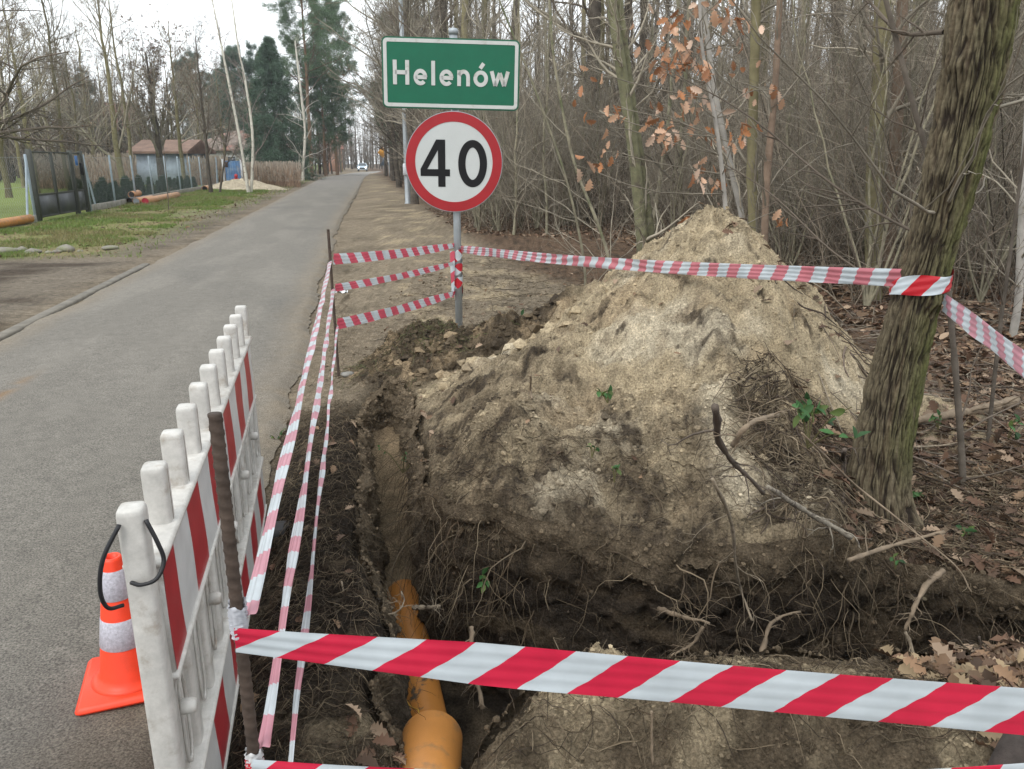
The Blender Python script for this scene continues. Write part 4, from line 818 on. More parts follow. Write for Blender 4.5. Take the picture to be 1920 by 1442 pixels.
# ------------------------------------------------------------------ the leaning tree beside the pit
def leaning_tree():
    g = gz(TREE[0], TREE[1]); root = thing('leaning_tree', 'mossy furrowed tree trunk leaning beside the pit with tape tied round it', 'tree', (TREE[0], TREE[1], g))
    cl = [(1636, 990, 62), (1644, 900, 56), (1668, 760, 53), (1692, 650, 50), (1722, 540, 49), (1756, 430, 51), (1790, 300, 54), (1816, 180, 58), (1834, 80, 62), (1846, -20, 65)]
    ctr, rad = [], []
    for u, v, w in cl: p = D(u, v, TREE[1]); q = D(u + w, v, TREE[1]); ctr.append(p); rad.append((q[0] - p[0]) * .84)
    ctr = np.array(ctr); rad = np.array(rad); top = ctr[-1] + [.12, .05, 1.2]; ctr = np.concatenate([[ctr[0] + [-.01, .03, -.12]], ctr, [top]]); rad = np.concatenate([[rad[0] * 1.28], rad, [rad[-1] * .9]]); rad[1] *= 1.06
    ni, na = 760, 360; zs = np.linspace(ctr[0, 2], ctr[-1, 2], ni); Q = np.stack([np.interp(zs, ctr[:, 2], ctr[:, i]) for i in (0, 1)] + [zs], 1); R = np.interp(zs, ctr[:, 2], rad)
    for _ in range(3):
        for q_ in (Q[:, 0], Q[:, 1], R): q_[20:-20] = np.convolve(q_, np.ones(41) / 41, 'same')[20:-20]
    zz = np.cumsum(np.concatenate([[0], np.linalg.norm(np.diff(Q, axis=0), axis=1)]))
    a = np.arange(na) * 2 * math.pi / na; A, Z = np.meshgrid(a, zz); tw = A + .25 * Z
    def cyc(f, sc, seed, oc=3): # seamless around the trunk
        w = (A / (2 * math.pi)); u1 = f(tw * sc, Z, seed, oc); u2 = f((tw - 2 * math.pi) * sc, Z, seed, oc); return u1 * (1 - w) + u2 * w
    gv = lambda x, z, s, o: sst(0, .30, np.abs(pn(x + .38 * pn(x * .9, z * 6, s + 3), z * 4.4, s) + .24 * pn(x * 2.1, z * 15, s + 5)))
    ridge = 1.5 * cyc(gv, 5.0, 301, 3) * (.45 + .55 * cyc(gv, 9.5, 331, 3)) - .75
    fine = cyc(lambda x, z, s, o: fbm(x * 2.5, z * 9, 1, o, s), 4, 307, 3)
    big = cyc(lambda x, z, s, o: fbm(x * .5, z * 1.2, 1, o, s), 1.2, 311, 2)
    dsp = .0135 * ridge * (1 + .6 * fine) + .006 * fine + .010 * big
    for (za, aa, rr_) in ((1.62, -2.2, .05), (2.02, -2.4, .06), (1.15, -1.3, .035), (2.5, -1.0, .05)):
        dd = np.sqrt((((A - aa + math.pi) % (2 * math.pi) - math.pi) * .12) ** 2 + (Z - za) ** 2); dsp = dsp + .030 * np.exp(-(dd / rr_) ** 2) * (1 + .8 * fine)
    Rr = R[:, None] * (1 + 0 * A) + dsp + (.05 * np.exp(-(Z - .2) / .12) * (1 + np.cos(5 * A + 1)) * .5)
    V = np.stack([Q[:, :1] + Rr * np.cos(A), Q[:, 1:2] + Rr * np.sin(A), Q[:, 2:3] + 0 * Rr], -1)
    c = mixc(np.broadcast_to(np.array([.030, .023, .018]), V.shape), np.array([.135, .112, .074]), sst(-.5, .7, ridge + .5 * fine)); c = mixc(c, np.array([.12, .09, .06]), sst(0, .5, fbm(tw * 2, Z * 2, 1.5, 3, 313)) * .6)
    moss = np.exp(-(((A + .75 + math.pi) % (2 * math.pi) - math.pi) / 1.1) ** 2) * sst(-.3, .2, fbm(tw, Z * 1.5, 2.2, 4, 317) + .18) * sst(.25, .6, Z)
    c = mixc(c, np.array([.085, .095, .032]), np.clip(moss * (.42 + .6 * ridge), 0, .9)); c = c * (1 + .35 * fbm(tw * 3, Z * 12, 2, 3, 319)[..., None])
    o = np.array([TREE[0], TREE[1], g]); m = MB(); m.add((V - o).reshape(-1, 3), gridfaces(ni, na, True), col=np.clip(c, .004, 1).reshape(-1, 3)); m.build('trunk', M_('furrowed_bark', vcol=True, rough=.95, nscale=60, namt=.35, bump=.8, bscale=45, spec=.1, bdist=.006), root)
    rng = np.random.default_rng(5); S = (Q - o)[None, 300:]; A_, RA = grow(S, np.full(S.shape[:2], .06), 12, .0, 1, 65, 1, .13, 10, .03, .13, rng, lenabs=1.3); m = MB().add(*tubes(A_, RA, 4)); B, RB = grow(A_, RA, 6, .15, 1, 45, .4, .5, 6, .02, .18, rng); m.add(*tubes(B, RB, 3)); m.build('branches', twig_m, root)
    # tape tied round the trunk
    i = int(np.argmin(np.abs(Q[:, 2] - D(1738, 540, 2.9)[2]))); k = np.linspace(0, 2 * math.pi, 120); q = np.linspace(-.5, .5, 9); VV, uv = [], []
    for b in q:
        rr = R[i] + .020 + .0025 * np.sin(b * 34 + k * 4); VV.append(np.stack([Q[i, 0] + rr * np.cos(k), Q[i, 1] + rr * np.sin(k), Q[i, 2] + .02 * np.cos(k) + b * .072 * (1 + .12 * np.cos(3 * k)) + .010 * np.sin(2 * k)], 1)); uv.append(np.stack([k * R[i] + .03, np.full(120, b * .07)], 1))
    tag(MB().add(np.stack(VV, 1).reshape(-1, 3), gridfaces(120, 9), uv=np.stack(uv, 1).reshape(-1, 2)).build('tape_wrap', stripes('tape_round_tree', (.50, .02, .03), WHT, .125, -.75, .05)), 'bold red and white tape band tied around the leaning tree trunk', 'barrier tape')
leaning_tree()

# ------------------------------------------------------------------ the gardens on the left
def wp(s, t, z=0): x, y = XY(s, t); return (x, y, z)
dirv = np.array([-SA, CA, 0]); RZ = YAW                    # local +Y runs along the road
wire_m = M_('fence_wire', (.30, .33, .34), .55, metal=.3); fpost_m = M_('fence_post', (.30, .36, .41), .5, nscale=6, namt=.2); plinth_m = M_('concrete', (.26, .245, .215), .9, nscale=8, namt=.35, bump=.4, bscale=30, dirt=((.13, .12, .08), 3, .5, .7))
gate_m = M_('gate_metal', (.045, .048, .040), .55, nscale=4, namt=.3); panel_m = M_('gate_panel', (.085, .09, .095), .5, nscale=3, namt=.3)
def chain_fence(label, s0, s1, t, npost, stays):
    r = thing('chain_link_fence', label, 'fence', wp(s0, t, gz(*XY(s0, t))), RZ); L = s1 - s0; H = 1.62
    for i in range(npost):
        y = L * i / (npost - 1); V, F = lathe([(.034, -.2), (.034, H + .06), (.02, H + .08)], 10); V = V + [0, y, 0]; m = MB().add(V, F); p = m.build('post', fpost_m, r)
        if i in stays:
            for sg in stays[i]: MB().add(*tubes(np.array([[0, y, H - .1], [0, y + sg * .55, 0]]), np.array([.028, .028]), 8)).build('stay', fpost_m, r)
    m = MB(); st = .13; a = np.arange(-H, L, st); z0, z1 = .17, H
    for sg in (1, -1):
        y0 = a if sg > 0 else a + (z1 - z0); y1 = y0 + sg * (z1 - z0); ta = np.clip((0 - y0) / (y1 - y0), 0, 1); tb = np.clip((L - y0) / (y1 - y0), 0, 1); lo = np.minimum(ta, tb); hi = np.maximum(ta, tb); lo = np.where((y0 >= 0) & (y0 <= L), 0, lo); hi = np.where((y1 >= 0) & (y1 <= L), 1, hi); ok = hi - lo > .02
        p = lambda q: np.stack([0 * q[ok] + sg * .002, (y0 + (y1 - y0) * q)[ok], (z0 + (z1 - z0) * q)[ok]], 1)
        m.add(*tubes(np.stack([p(lo), p(hi)], 1), np.full((ok.sum(), 2), .0012), 3))
    for z in (z0, .9, z1): m.add(*tubes(np.array([[0, 0, z], [0, L, z]]), np.array([.003, .003]), 4))
    m.build('wire_mesh', wire_m, r); MB().add(*box((0, L / 2, .06), (.07, L, .26), 0, .012)).build('plinth', plinth_m, r)
chain_fence('chain link fence left of the dark metal gate', 12.5, 22.35, -8.25, 5, {4: (-1,)})
chain_fence('long chain link fence on a concrete plinth right of the dark metal gate', 26.75, 50.5, -8.25, 10, {0: (1,), 9: (-1,)})
def gate():
    s0, s1 = 22.6, 26.5; r = thing('metal_gate', 'dark metal double gate and wicket between the two chain link fences', 'gate', wp(s0, -8.25, gz(*XY(s0, -8.25))), RZ); H = 1.78
    for y in (0, 3.0, 3.9): MB().add(*box((0, y, H / 2 - .05), (.12, .12, H + .15), 0, .008)).build('gate_post', gate_m, r)
    for y0, y1 in ((.09, 1.47), (1.51, 2.91), (3.09, 3.81)):
        f = MB(); w = y1 - y0; c = (y0 + y1) / 2
        for y in (y0 + .02, y1 - .02): f.add(*box((0, y, H / 2 + .03), (.04, .04, H - .1), 0, .004))
        for z in (.09, .66, H - .04): f.add(*box((0, c, z), (.038, w - .08, .04), 0, .004))
        lf = f.build('gate_leaf', gate_m, r); MB().add(*box((0, c, .375), (.012, w - .085, .525))).build('sheet_panel', panel_m, lf)
        b = MB(); n = int(w / .085)
        for i in range(1, n): b.add(*box((0, y0 + .04 + (w - .08) * i / n, (.68 + H - .06) / 2), (.014, .014, H - .74)))
        b.build('vertical_bars', gate_m, lf)
    MB().add(*box((.08, 3.62, 1.28), (.06, .20, .36), 0, .02)).build('letter_box', black_m, r); MB().add(*box((.03, 3.40, 1.52), (.01, .22, .28), 0, .004)).build('number_plate', M_('blue_enamel', (.05, .16, .42), .4), r)
gate()
# buildings
shed_wall = M_('shed_render', (.36, .43, .50), .85, nscale=1.2, namt=.25, dirt=((.19, .23, .27), 1.5, .5, .7)); shed_roof = M_('rusty_roof', (.19, .125, .095), .85, nscale=2, namt=.35, bump=.4, bscale=9); worn_roof = M_('worn_roof', (.19, .15, .125), .9, nscale=1.5, namt=.35, bump=.4, bscale=9, dirt=((.27, .11, .08), .45, .5, .62)); redroof = M_('red_tiles', (.22, .10, .075), .85, nscale=2.5, namt=.4, bump=.5, bscale=12); cream = M_('cream_render', (.46, .42, .32), .9, nscale=1, namt=.15); greywall = M_('grey_render', (.40, .39, .35), .9, nscale=1, namt=.2); glass = M_('window_glass', (.05, .06, .07), .15, spec=.6)
def house(name, label, u0, u1, Y, dep, zw, zr, wall, roof, rz=RZ, wins=(), chimney=False, hip=0, over=.35):
    a, b = D(u0, 310, Y), D(u1, 310, Y); w = b[0] - a[0]; g = gz((a[0] + b[0]) / 2, Y); r = thing(name, label, 'building', ((a[0] + b[0]) / 2, Y, g), rz)
    MB().add(*box((0, dep / 2, zw / 2 - .2), (w, dep, zw + .4))).build('wall', wall, r)
    x0, x1, y0, y1 = -w / 2 - over, w / 2 + over, -over, dep + over; ym = dep / 2; ze = zw - .04; th = .14
    V = [(x0, y0, ze), (x1, y0, ze), (x1, y1, ze), (x0, y1, ze), (x0 + hip, ym, zr), (x1 - hip, ym, zr)]; V = np.array(V + [(x, y, z + th) for x, y, z in V])
    rf = MB().add(V, [np.array([[6, 7, 11, 10], [8, 9, 10, 11], [0, 4, 5, 1], [2, 5, 4, 3], [0, 1, 7, 6], [1, 2, 8, 7], [2, 3, 9, 8], [3, 0, 6, 9]]), np.array([[7, 8, 11], [9, 6, 10], [1, 5, 2], [3, 4, 0]])]).build('roof', roof, r, smooth=False)
    if not hip:
        gb = MB()
        for x in (-w / 2, w / 2): gb.add(*[np.array([(x - .05, 0, zw - .02), (x - .05, dep, zw - .02), (x - .05, ym, zr - .12), (x + .05, 0, zw - .02), (x + .05, dep, zw - .02), (x + .05, ym, zr - .12)]), [np.array([[0, 1, 2], [5, 4, 3]]), np.array([[0, 3, 4, 1], [1, 4, 5, 2], [2, 5, 3, 0]])]])
        gb.build('gable', wall, r, smooth=False)
    for x, z, ww, hh in wins:
        f = MB().add(*box((x, -.02, z), (ww + .16, .08, hh + .16))).build('window', M_('window_frame', (.5, .5, .48), .6), r); MB().add(*box((x, -.05, z), (ww, .06, hh))).build('pane', glass, f)
    if chimney: MB().add(*box((w * .2, ym, zr + .35), (.5, .5, 1.1))).build('chimney', redroof, rf)
    return r
house('garden_shed', 'blue grey rendered shed with a rusty brown roof behind the fence', 253, 352, 52, 3.2, 2.0, 2.72, shed_wall, shed_roof, rz=math.radians(-6))
house('farm_building', 'low farm building with pale gable and worn red roof behind the shed', 342, 478, 76, 8, 2.4, 4.2, greywall, worn_roof, rz=math.radians(-18), wins=((-2.2, 1.4, 1, .9), (1.5, 1.4, 1, .9)), hip=2.5)
house('village_house', 'cream house with red roof half hidden by the bare trees', 176, 250, 92, 8, 4.8, 8.0, cream, redroof, rz=math.radians(12), wins=((-1.2, 3.6, 1, 1.2), (1.2, 3.6, 1, 1.2), (-1.2, 1.4, 1, 1.2)), chimney=True)
house('brick_house', 'orange gabled house glimpsed at the far end beside the road', 616, 642, 150, 9, 4.0, 6.6, M_('orange_render', (.36, .20, .14), .9, nscale=1, namt=.15), redroof, rz=.2)
def blue_gate():
    Y = 46.0; a = D(421, 340, Y); r = thing('sheet_gate', 'blue corrugated sheet gate beside a white post behind the sand pile', 'gate', (a[0], Y, gz(a[0], Y)), math.radians(-4)); blue = M_('blue_sheet', (.10, .20, .37), .6, nscale=2, namt=.4, dirt=((.30, .36, .42), 2.5, .5, .7))
    x = np.linspace(.12, 1.0, 60); V = np.concatenate([np.stack([x, .02 * np.sin(x * 40), np.full(60, z)], 1) for z in (.05, 1.5)]); V2 = V + [0, .02, 0]; f = gridfaces(2, 60); MB().add(V, f).add(V2, f[:, ::-1]).build('sheet', blue, r)
    for x_ in (0, 1.08): MB().add(*box((x_, 0, .75), (.09, .09, 1.7), 0, .01)).build('post', M_('white_post', (.55, .56, .57), .6), r)
    MB().add(*box((.25, -.08, 1.3), (.14, .1, .3), 0, .02)).build('letter_box', M_('brown_box', (.06, .03, .025), .6), r)
blue_gate()
hyd = M_('red_paint', (.42, .02, .025), .45); h_ = P(443, 347, 0); h_ = D(444, 345, 45.4); r = thing('fire_hydrant', 'small red hydrant standing before the blue sheet gate', 'hydrant', (h_[0], 45.4, gz(h_[0], 45.4)))
V, F = lathe([(.11, 0), (.11, .05), (.075, .06), (.075, .62), (.10, .64), (.10, .70), (.07, .76), (.03, .80)], 14); MB().add(V, F).build('barrel', hyd, r); MB().add(*tubes(np.array([[-.15, 0, .5], [.15, 0, .5]]), np.array([.05, .05]), 10, True)).build('outlet', hyd, r)
def small_heap(label, c, rx, ry, h, col, seed, name='sand_heap'):
    a = np.arange(60) * 2 * math.pi / 60; q = np.linspace(0, 1, 26); A, Q = np.meshgrid(a, q); x, y = rx * Q * np.cos(A), ry * Q * np.sin(A); g = gz(c[0], c[1])
    z = h * (1 - Q ** 1.3) * (1 + .35 * fbm(x, y, 2, 3, seed)) + .05 * lumps(x, y, 3, 2, seed) * (1 - Q) - .06 * Q; o = MB().add(np.stack([x, y, z], -1).reshape(-1, 3), gridfaces(26, 60, True), col=col * (1 + .4 * fbm(x, y, 3, 3, seed + 1)).reshape(-1, 1)).build(name, soil_m); o.location = (c[0], c[1], g); return tag(o, label, 'heap')
small_heap('small pile of pale sand at the foot of the two birches', P(455, 355), 2.6, 1.8, .55, SANDL * .72, 401)
# pipes lying on the grass
red_m = M_('red_cap', (.40, .02, .04), .5); grp = 'pipes lying along the fence'
def gp(u, v, z=.12): p = P(u, v); return np.array([p[0], p[1], gz(p[0], p[1]) + z])
pipe('long buff pipe with a red end cap lying on the grass by the fence', gp(273, 384), gp(333, 371), .13, buff, grp, cap=red_m); pipe('buff pipe with a grey end lying left of the red capped one', gp(256, 384), gp(285, 378), .12, buff, grp, cap=M_('grey_cap', (.25, .27, .29), .6))
pipe('short black ended pipe on top of the little pipe stack', gp(248, 381, .33), gp(262, 378, .33), .12, buff, grp); pipe('short black pipe at the left of the little pipe stack', gp(242, 384), gp(262, 380), .12, M_('black_pipe', (.03, .03, .03), .5), grp)
pipe('short pipe lying alone by the foot of the slim trees', gp(384, 359), gp(394, 357), .15, buff, grp); pipe('orange pipe lying in the grass left of the gate', gp(58, 419), gp(-90, 447), .105, pvc, grp)
# stones
stone_m = M_('stone', (.20, .185, .155), .9, nscale=9, namt=.35, bump=.5, bscale=20, dirt=((.14, .16, .06), 3, .5, .7))
def stone(label, p, r, seed, group=None, flat=.6, mat=None):
    rng = np.random.default_rng(seed); a = np.linspace(0, 2 * math.pi, 22)[:-1]; b = np.linspace(-1.45, 1.45, 12); A, B = np.meshgrid(a, b); k = rng.uniform(1, 2, 3)
    rr = 1 + .16 * np.sin(A * 2 + seed) * np.cos(B) + .13 * np.sin(3 * A + k[0]) * np.cos(B) ** 2 + .10 * np.sin(B * 3 + k[1]); V = np.stack([rr * np.cos(A) * np.cos(B) * k[2] * .7, rr * np.sin(A) * np.cos(B), flat * rr * np.sin(B)], -1).reshape(-1, 3) * r
    r = r * 1.0; V = V * .82; o = MB().add(V, [gridfaces(12, 21, True), np.array([list(range(21))[::-1]]), np.array([list(range(231, 252))])]).build('stone', mat or stone_m); o.location = (p[0], p[1], gz(p[0], p[1]) + r * flat * .35); o.rotation_euler = (0, 0, rng.uniform(0, 6)); return tag(o, label, 'stone', group)
stone('largest mossy stone on the edge of the grass', P(125, 470), .17, 1); stone('single mossy stone right of the largest one on the grass edge', P(206, 469), .11, 2)
for i, (u, v, q) in enumerate([(8, 475, .17), (30, 472, .10), (42, 470, .12), (60, 474, .13), (70, 473, .09), (90, 474, .07), (108, 474, .08), (-14, 476, .14), (52, 477, .07), (150, 472, .06)]): stone('small grey stone in the row along the grass edge', P(u, v), q, 10 + i, 'stones along the grass edge')
stone('flat grey stone at the foot of the thin rebar', P(652, 718), .045, 31, mat=M_('grey_stone', (.22, .21, .19), .9, nscale=20, namt=.3))
# hedge of little thujas and garden shrubs
def thuja(seed):
    rng = np.random.default_rng(seed); r = thing('thuja_bush', 'small dark green thuja in the row behind the fence', 'shrub', (0, 0, 0), 0, 'thujas behind the fence'); MB().add(*tubes(np.array([[0, 0, -.1], [0, 0, .6]]), np.array([.03, .01]), 6)).build('trunk', dark_m, r)
    K = 380; f = rng.uniform(.02, 1, K); a = rng.uniform(0, 6.28, K); q = .30 * (1 - f) ** .6 * rng.uniform(.5, 1.05, K); m = MB(); p = np.stack([q * np.cos(a), q * np.sin(a), f * 1.05], 1); needles(m, p, np.stack([np.cos(a) * .5, np.sin(a) * .5, 0 * a + 1], 1), rng, 7, .12, .012, (.030, .058, .030), .5); m.build('crown', needle_m, r); return r
th = [thuja(1), thuja(2)]
for i in range(26):
    s_ = 27.6 + i * .78; x, y = XY(s_, -8.95 + rngw.uniform(-.1, .1)); sc = rngw.uniform(.7, 1.0) * (1 - .014 * i); q = th[i % 2]
    if i < 2: q.location = (x, y, gz(x, y)); q.scale = (sc,) * 3
    else: dup(q, (x, y, gz(x, y)), rngw.uniform(0, 6), None, None, sc)
spruce('small dark cone shaped conifer behind the fence left of the gate', 1.5, 1.3, 51, (*XY(19.2, -9.8), 0), (.035, .055, .035), name='dwarf_conifer', nb=70)
# single trees beyond the fence and on the verge
def lefttree(label, u, v, Y, h, r, seed, kind='bare', **k):
    x = D(u, v, Y); g = gz(x[0], Y); k.setdefault('bark', olive_m); k.setdefault('twig', twig_m); k.setdefault('minr', .0035)
    o = proto_tree('bare_tree', seed, h, r, label=label, **k); o.location = (x[0], Y, g); return o
big = lefttree('wide spreading bare tree overhanging the left end of the fence', -60, 400, 25, 7.5, .22, 501, n1=40, n2=12, n3=7, n4=4, a1=72, len1=.75, up=-.015, f0=.22, wig=.15, leafn=1600, leafsize=.07, bark=olive_m, twig=darktwig_m, minr=.0022)
lefttree('forked olive barked tree behind the fence left of the shed', 232, 352, 44, 10.5, .19, 502, n1=20, n2=8, n3=5, n4=2, a1=34, len1=.5, up=.05, f0=.14, leafn=150, leafsize=.09)
lefttree('tall slim bare tree just right of the forked olive one', 250, 352, 46, 11, .12, 503, n1=22, n2=7, n3=5, n4=2, a1=30, len1=.4, up=.05, f0=.2)
lefttree('broad tree with upright limbs and brown leaves in front of the shed', 306, 352, 45.5, 7.2, .24, 504, n1=24, n2=9, n3=5, n4=2, a1=32, len1=.6, up=.08, f0=.24, leafn=2600, leafsize=.10, bark=dark_m)
lefttree('olive barked tree with scattered orange leaves beside the shed gable', 347, 354, 44, 8.5, .13, 505, n1=20, n2=7, n3=5, n4=2, a1=38, len1=.42, up=.04, f0=.25, leafn=420, leafsize=.11)
lefttree('dark slim upright tree between the shed and the sand pile', 396, 361, 38, 7.0, .10, 506, n1=20, n2=8, n3=4, n4=2, a1=30, len1=.5, up=.06, f0=.22, bark=dark_m, twig=darktwig_m)
lefttree('short crooked dark sapling next to the slim upright tree', 412, 361, 38, 3.8, .06, 507, lean=(.25, 0), n1=14, n2=6, n3=4, a1=40, len1=.5, f0=.3, bark=dark_m, twig=darktwig_m)
lefttree('thin bare tree at the left border behind the fence', 20, 380, 34, 9.5, .14, 508, n1=24, n2=8, n3=5, n4=2, a1=45, len1=.45, f0=.2, leafn=300, leafsize=.08)
lefttree('tall thin bare tree behind the gate', 130, 360, 40, 11.5, .12, 509, n1=22, n2=8, n3=5, n4=2, a1=32, len1=.42, up=.05, f0=.25)
lefttree('bare tree in the garden behind the wide spreading one', 70, 360, 38, 8.5, .15, 510, n1=24, n2=8, n3=5, n4=2, a1=48, len1=.5, f0=.2, leafn=500, leafsize=.08)
lefttree('fine twigged bare tree between the gate and the forked olive tree', 180, 350, 52, 9.5, .15, 511, n1=24, n2=8, n3=5, n4=2, a1=40, len1=.45, f0=.2, leafn=600, leafsize=.09)
lefttree('brown leaved bare tree behind the farm building', 390, 330, 84, 10, .2, 512, n1=26, n2=8, n3=5, n4=2, a1=45, len1=.5, f0=.15, leafn=500, leafsize=.14)
stem('staked thin young tree on the grass beside the pipe stack', [(316, 388), (313, 340), (309, 300)], 25.2, .018, .008, 61, dark_m, n1=6)
bt = M_('birch_twig', (.24, .19, .17), .85)
stem('left stem of the white birch pair leaning left by the sand pile', [(466, 362), (450, 262), (428, 150), (412, 70), (404, 30)], 38, .085, .022, 71, birch_m, n1=22, twig=bt, len1=.24, name='birch_tree', a1=35)
stem('right stem of the white birch pair standing straighter by the sand pile', [(471, 362), (474, 262), (462, 165), (447, 90), (440, 40)], 38.2, .080, .022, 72, birch_m, n1=20, twig=bt, len1=.22, name='birch_tree', a1=35)
stem('white birch rising in front of the pines next to the big spruce', [(568, 318), (572, 250), (565, 180), (558, 120)], 62, .13, .05, 73, birch_m, n1=26, twig=birch_m, len1=.22, name='birch_tree', a1=55)
p_ = D(522, 320, 64); spruce('big dark green spruce beside the road', 10.4, 6.6, 81, (p_[0], 64, gz(p_[0], 64)), (.080, .130, .085), nb=280)
for i, (u, Y, h, w, f0, lab) in enumerate([(585, 76, 21, 9, .34, 'tall green pine towering over the road behind the spruce'), (610, 84, 10.5, 6.5, .12, 'lower bushy pine right of the big spruce'), (632, 90, 17, 8, .35, 'green pine whose crown reaches over the road'), (452, 92, 12.5, 6, .3, 'pale green pine left of the spruce'), (500, 95, 13.5, 6.5, .25, 'pine standing just behind the top of the spruce'), (378, 96, 12.5, 6, .3, 'pine crown showing above the farm building'), (160, 88, 9.5, 6, .2, 'dark evergreen behind the cream house'), (425, 105, 11.5, 6, .25, 'far pine between the birch pair stems')]):
    p_ = D(u, 320, Y); pine(lab, h, 601 + i, (p_[0], Y, gz(p_[0], Y)), w, f0, sz=1.45, col=[(.105, .165, .085), (.085, .135, .075), (.11, .17, .09), (.10, .15, .10), (.085, .135, .09), (.09, .14, .10), (.07, .105, .07), (.10, .15, .10)][i])
for i, (u, Y, h) in enumerate([(700, 62, 11), (722, 74, 13)]):
    p_ = D(u, 320, Y); pine(['green pine among the bare trees on the right verge', 'darker pine further along the right verge'][i], h, 651 + i, (p_[0] + 2.5, Y, gz(p_[0], Y)), 5.5, .3, sz=1.4)
woods_mass('garden_thicket', [(-62, -33, 56, 100, 420), (-33, -22.5, 90, 104, 80), (-34, -24, 58, 64, 26)], 45, h=(4, 9.5), label='grey brown thicket of bare garden trees behind the houses')
woods_mass('road_end_woods', [(-50, -24, 162, 215, 130)], 47, h=(9, 15), label='hazy bare woods where the road disappears')
for i in range(16): # trees flanking the far part of the road
    s_ = 78 + 6.0 * i; x, y = XY(s_, roadL(s_) - rngw.uniform(2.2, 4))
    if 652 < 960 + 1502 * x / y < 722: continue
    dup(talls[i % 3], (x, y, gz(x, y)), rngw.uniform(0, 6), 'bare tree on the far left side of the road', 'bare trees on the far left roadside', rngw.uniform(.7, 1.0))
gt = proto_tree('garden_tree', 580, 9, .12, label='fine twigged bare tree in the gardens behind the fence', group='fine twigged bare trees in the gardens', bark=olive_m, twig=twig_m, n1=30, n2=9, n3=6, n4=3, a1=42, len1=.46, f0=.16, leafn=900, leafsize=.085, minr=.0045)
for i, (u, Y, sc) in enumerate([(40, 46, 1.0), (105, 52, 1.05), (150, 47, .9), (210, 60, 1.0), (275, 58, 1.05), (330, 62, 1.0), (375, 60, .95), (425, 66, 1.0), (-20, 40, 1.0), (90, 64, 1.2), (480, 74, .9)]):
    p_ = D(u, 320, Y); loc = (p_[0], Y, gz(p_[0], Y))
    if i: dup(gt, loc, 1.7 * i, None, None, sc)
    else: gt.location = loc
# reeds, far fences
def reeds():
    rng = np.random.default_rng(88); m = MB()
    for (u0, u1, Y0, Y1, K, h) in ((452, 560, 47, 56, 2600, 1.30), (60, 250, 44, 60, 4200, 1.7), (352, 425, 50, 58, 2000, 1.6)):
        Y = rng.uniform(Y0, Y1, K); X = (rng.uniform(u0, u1, K) - 960) * Y / 1502; z = height(X, Y, fine=False); hh = h * (.35 + .85 * rng.uniform(size=K) ** 1.8); dx = rng.normal(0, .12, (K, 2)); k = np.linspace(0, 1, 4)
        S = np.stack([X[:, None] + dx[:, :1] * k ** 2, Y[:, None] + dx[:, 1:] * k ** 2, z[:, None] + hh[:, None] * k - .05], -1); c = np.array([.34, .235, .165]) * rng.uniform(.4, 1.5, (K, 1)); cc = np.repeat(c, 12, 0).reshape(K, 4, 3, 3); cc[:, 3] = np.array([.38, .33, .27]); m.add(*tubes(S, np.broadcast_to(np.array([.008, .008, .007, .03]), (K, 4)), 3), col=cc.reshape(-1, 3))
    tag(m.build('reeds', root_m), 'belt of dry reddish brown reeds behind the fence', 'reeds', kind='stuff')
reeds()
def board_fence(label, s0, s1, t, h, col, n, name='board_fence', gap=.0, rot=0):
    r = thing(name, label, 'fence', wp(s0, t, gz(*XY(s0, t))), RZ + rot); m = MB(); L = s1 - s0; rng = np.random.default_rng(int(s0)); mt = M_(name + '_paint', col, .85, nscale=3, namt=.35)
    for i in range(n): m.add(*box((0, L * (i + .5) / n, h / 2 * rng.uniform(.95, 1.03)), (.025, L / n * (.97 - gap), h * rng.uniform(.96, 1.03))))
    m.build('board_panel', mt, r)
    for y in (0, L): MB().add(*box((.07, y, h / 2), (.12, .12, h + .15), 0, .01)).build('post', mt, r)
board_fence('reddish brown picket fence along the far verge', 58, 76, -8.0, 1.35, (.19, .11, .085), 70, gap=.25); board_fence('blue green board fence beyond the brown picket fence', 78, 92, -7.4, 1.8, (.10, .19, .20), 30); board_fence('teal screen fence behind the birch pair', 60.6, 63.6, -9.5, 1.6, (.07, .19, .19), 12, rot=1.35)
# lamp posts, far signs, car
def lamp(label, s, t, h, grp):
    r = thing('lamp_post', label, 'lamp post', wp(s, t, gz(*XY(s, t))), 0, grp); V, F = lathe([(.13, -.2), (.13, .02), (.105, .05), (.10, 1.4), (.065, h)], 12); MB().add(V, F).build('pole', galv_m, r); return r
q = lamp('near grey lamp post behind the round speed disc', 29.3, 1.79, 8.2, 'lamp posts along the verge'); MB().add(*box((-.02, -.11, 1.22), (.20, .14, .42), 0, .03)).build('meter_box', M_('white_box', (.6, .62, .66), .5), q)
lamp('grey lamp post further along the verge', 82, 3.3, 6.0, 'lamp posts along the verge')
def far_sign(label, s, t, kind):
    r = thing('warning_sign', label, 'road sign', wp(s, t, gz(*XY(s, t))), .1); V, F = lathe([(.035, -.1), (.035, 2.9)], 8); MB().add(V, F).build('post', galv_m, r)
    if kind == 'y': MB().add(*prism(rrect(1.0, 1.0, .1) @ np.array([[.7, .7], [-.7, .7]]) + [0, 2.6], -.07, -.04)).build('plate', M_('yellow_plate', (.65, .30, .03), .5), r)
    else: MB().add(*prism(np.array([(-.62, 1.0), (.62, 1.0), (0, 2.08)]), -.07, -.04)).build('plate', M_('plate_back', (.10, .14, .19), .6), r)
far_sign('yellow warning sign far down the right verge', 104, 3.4, 'y'); far_sign('grey blue triangular sign below the yellow one', 101, 3.5, 't')
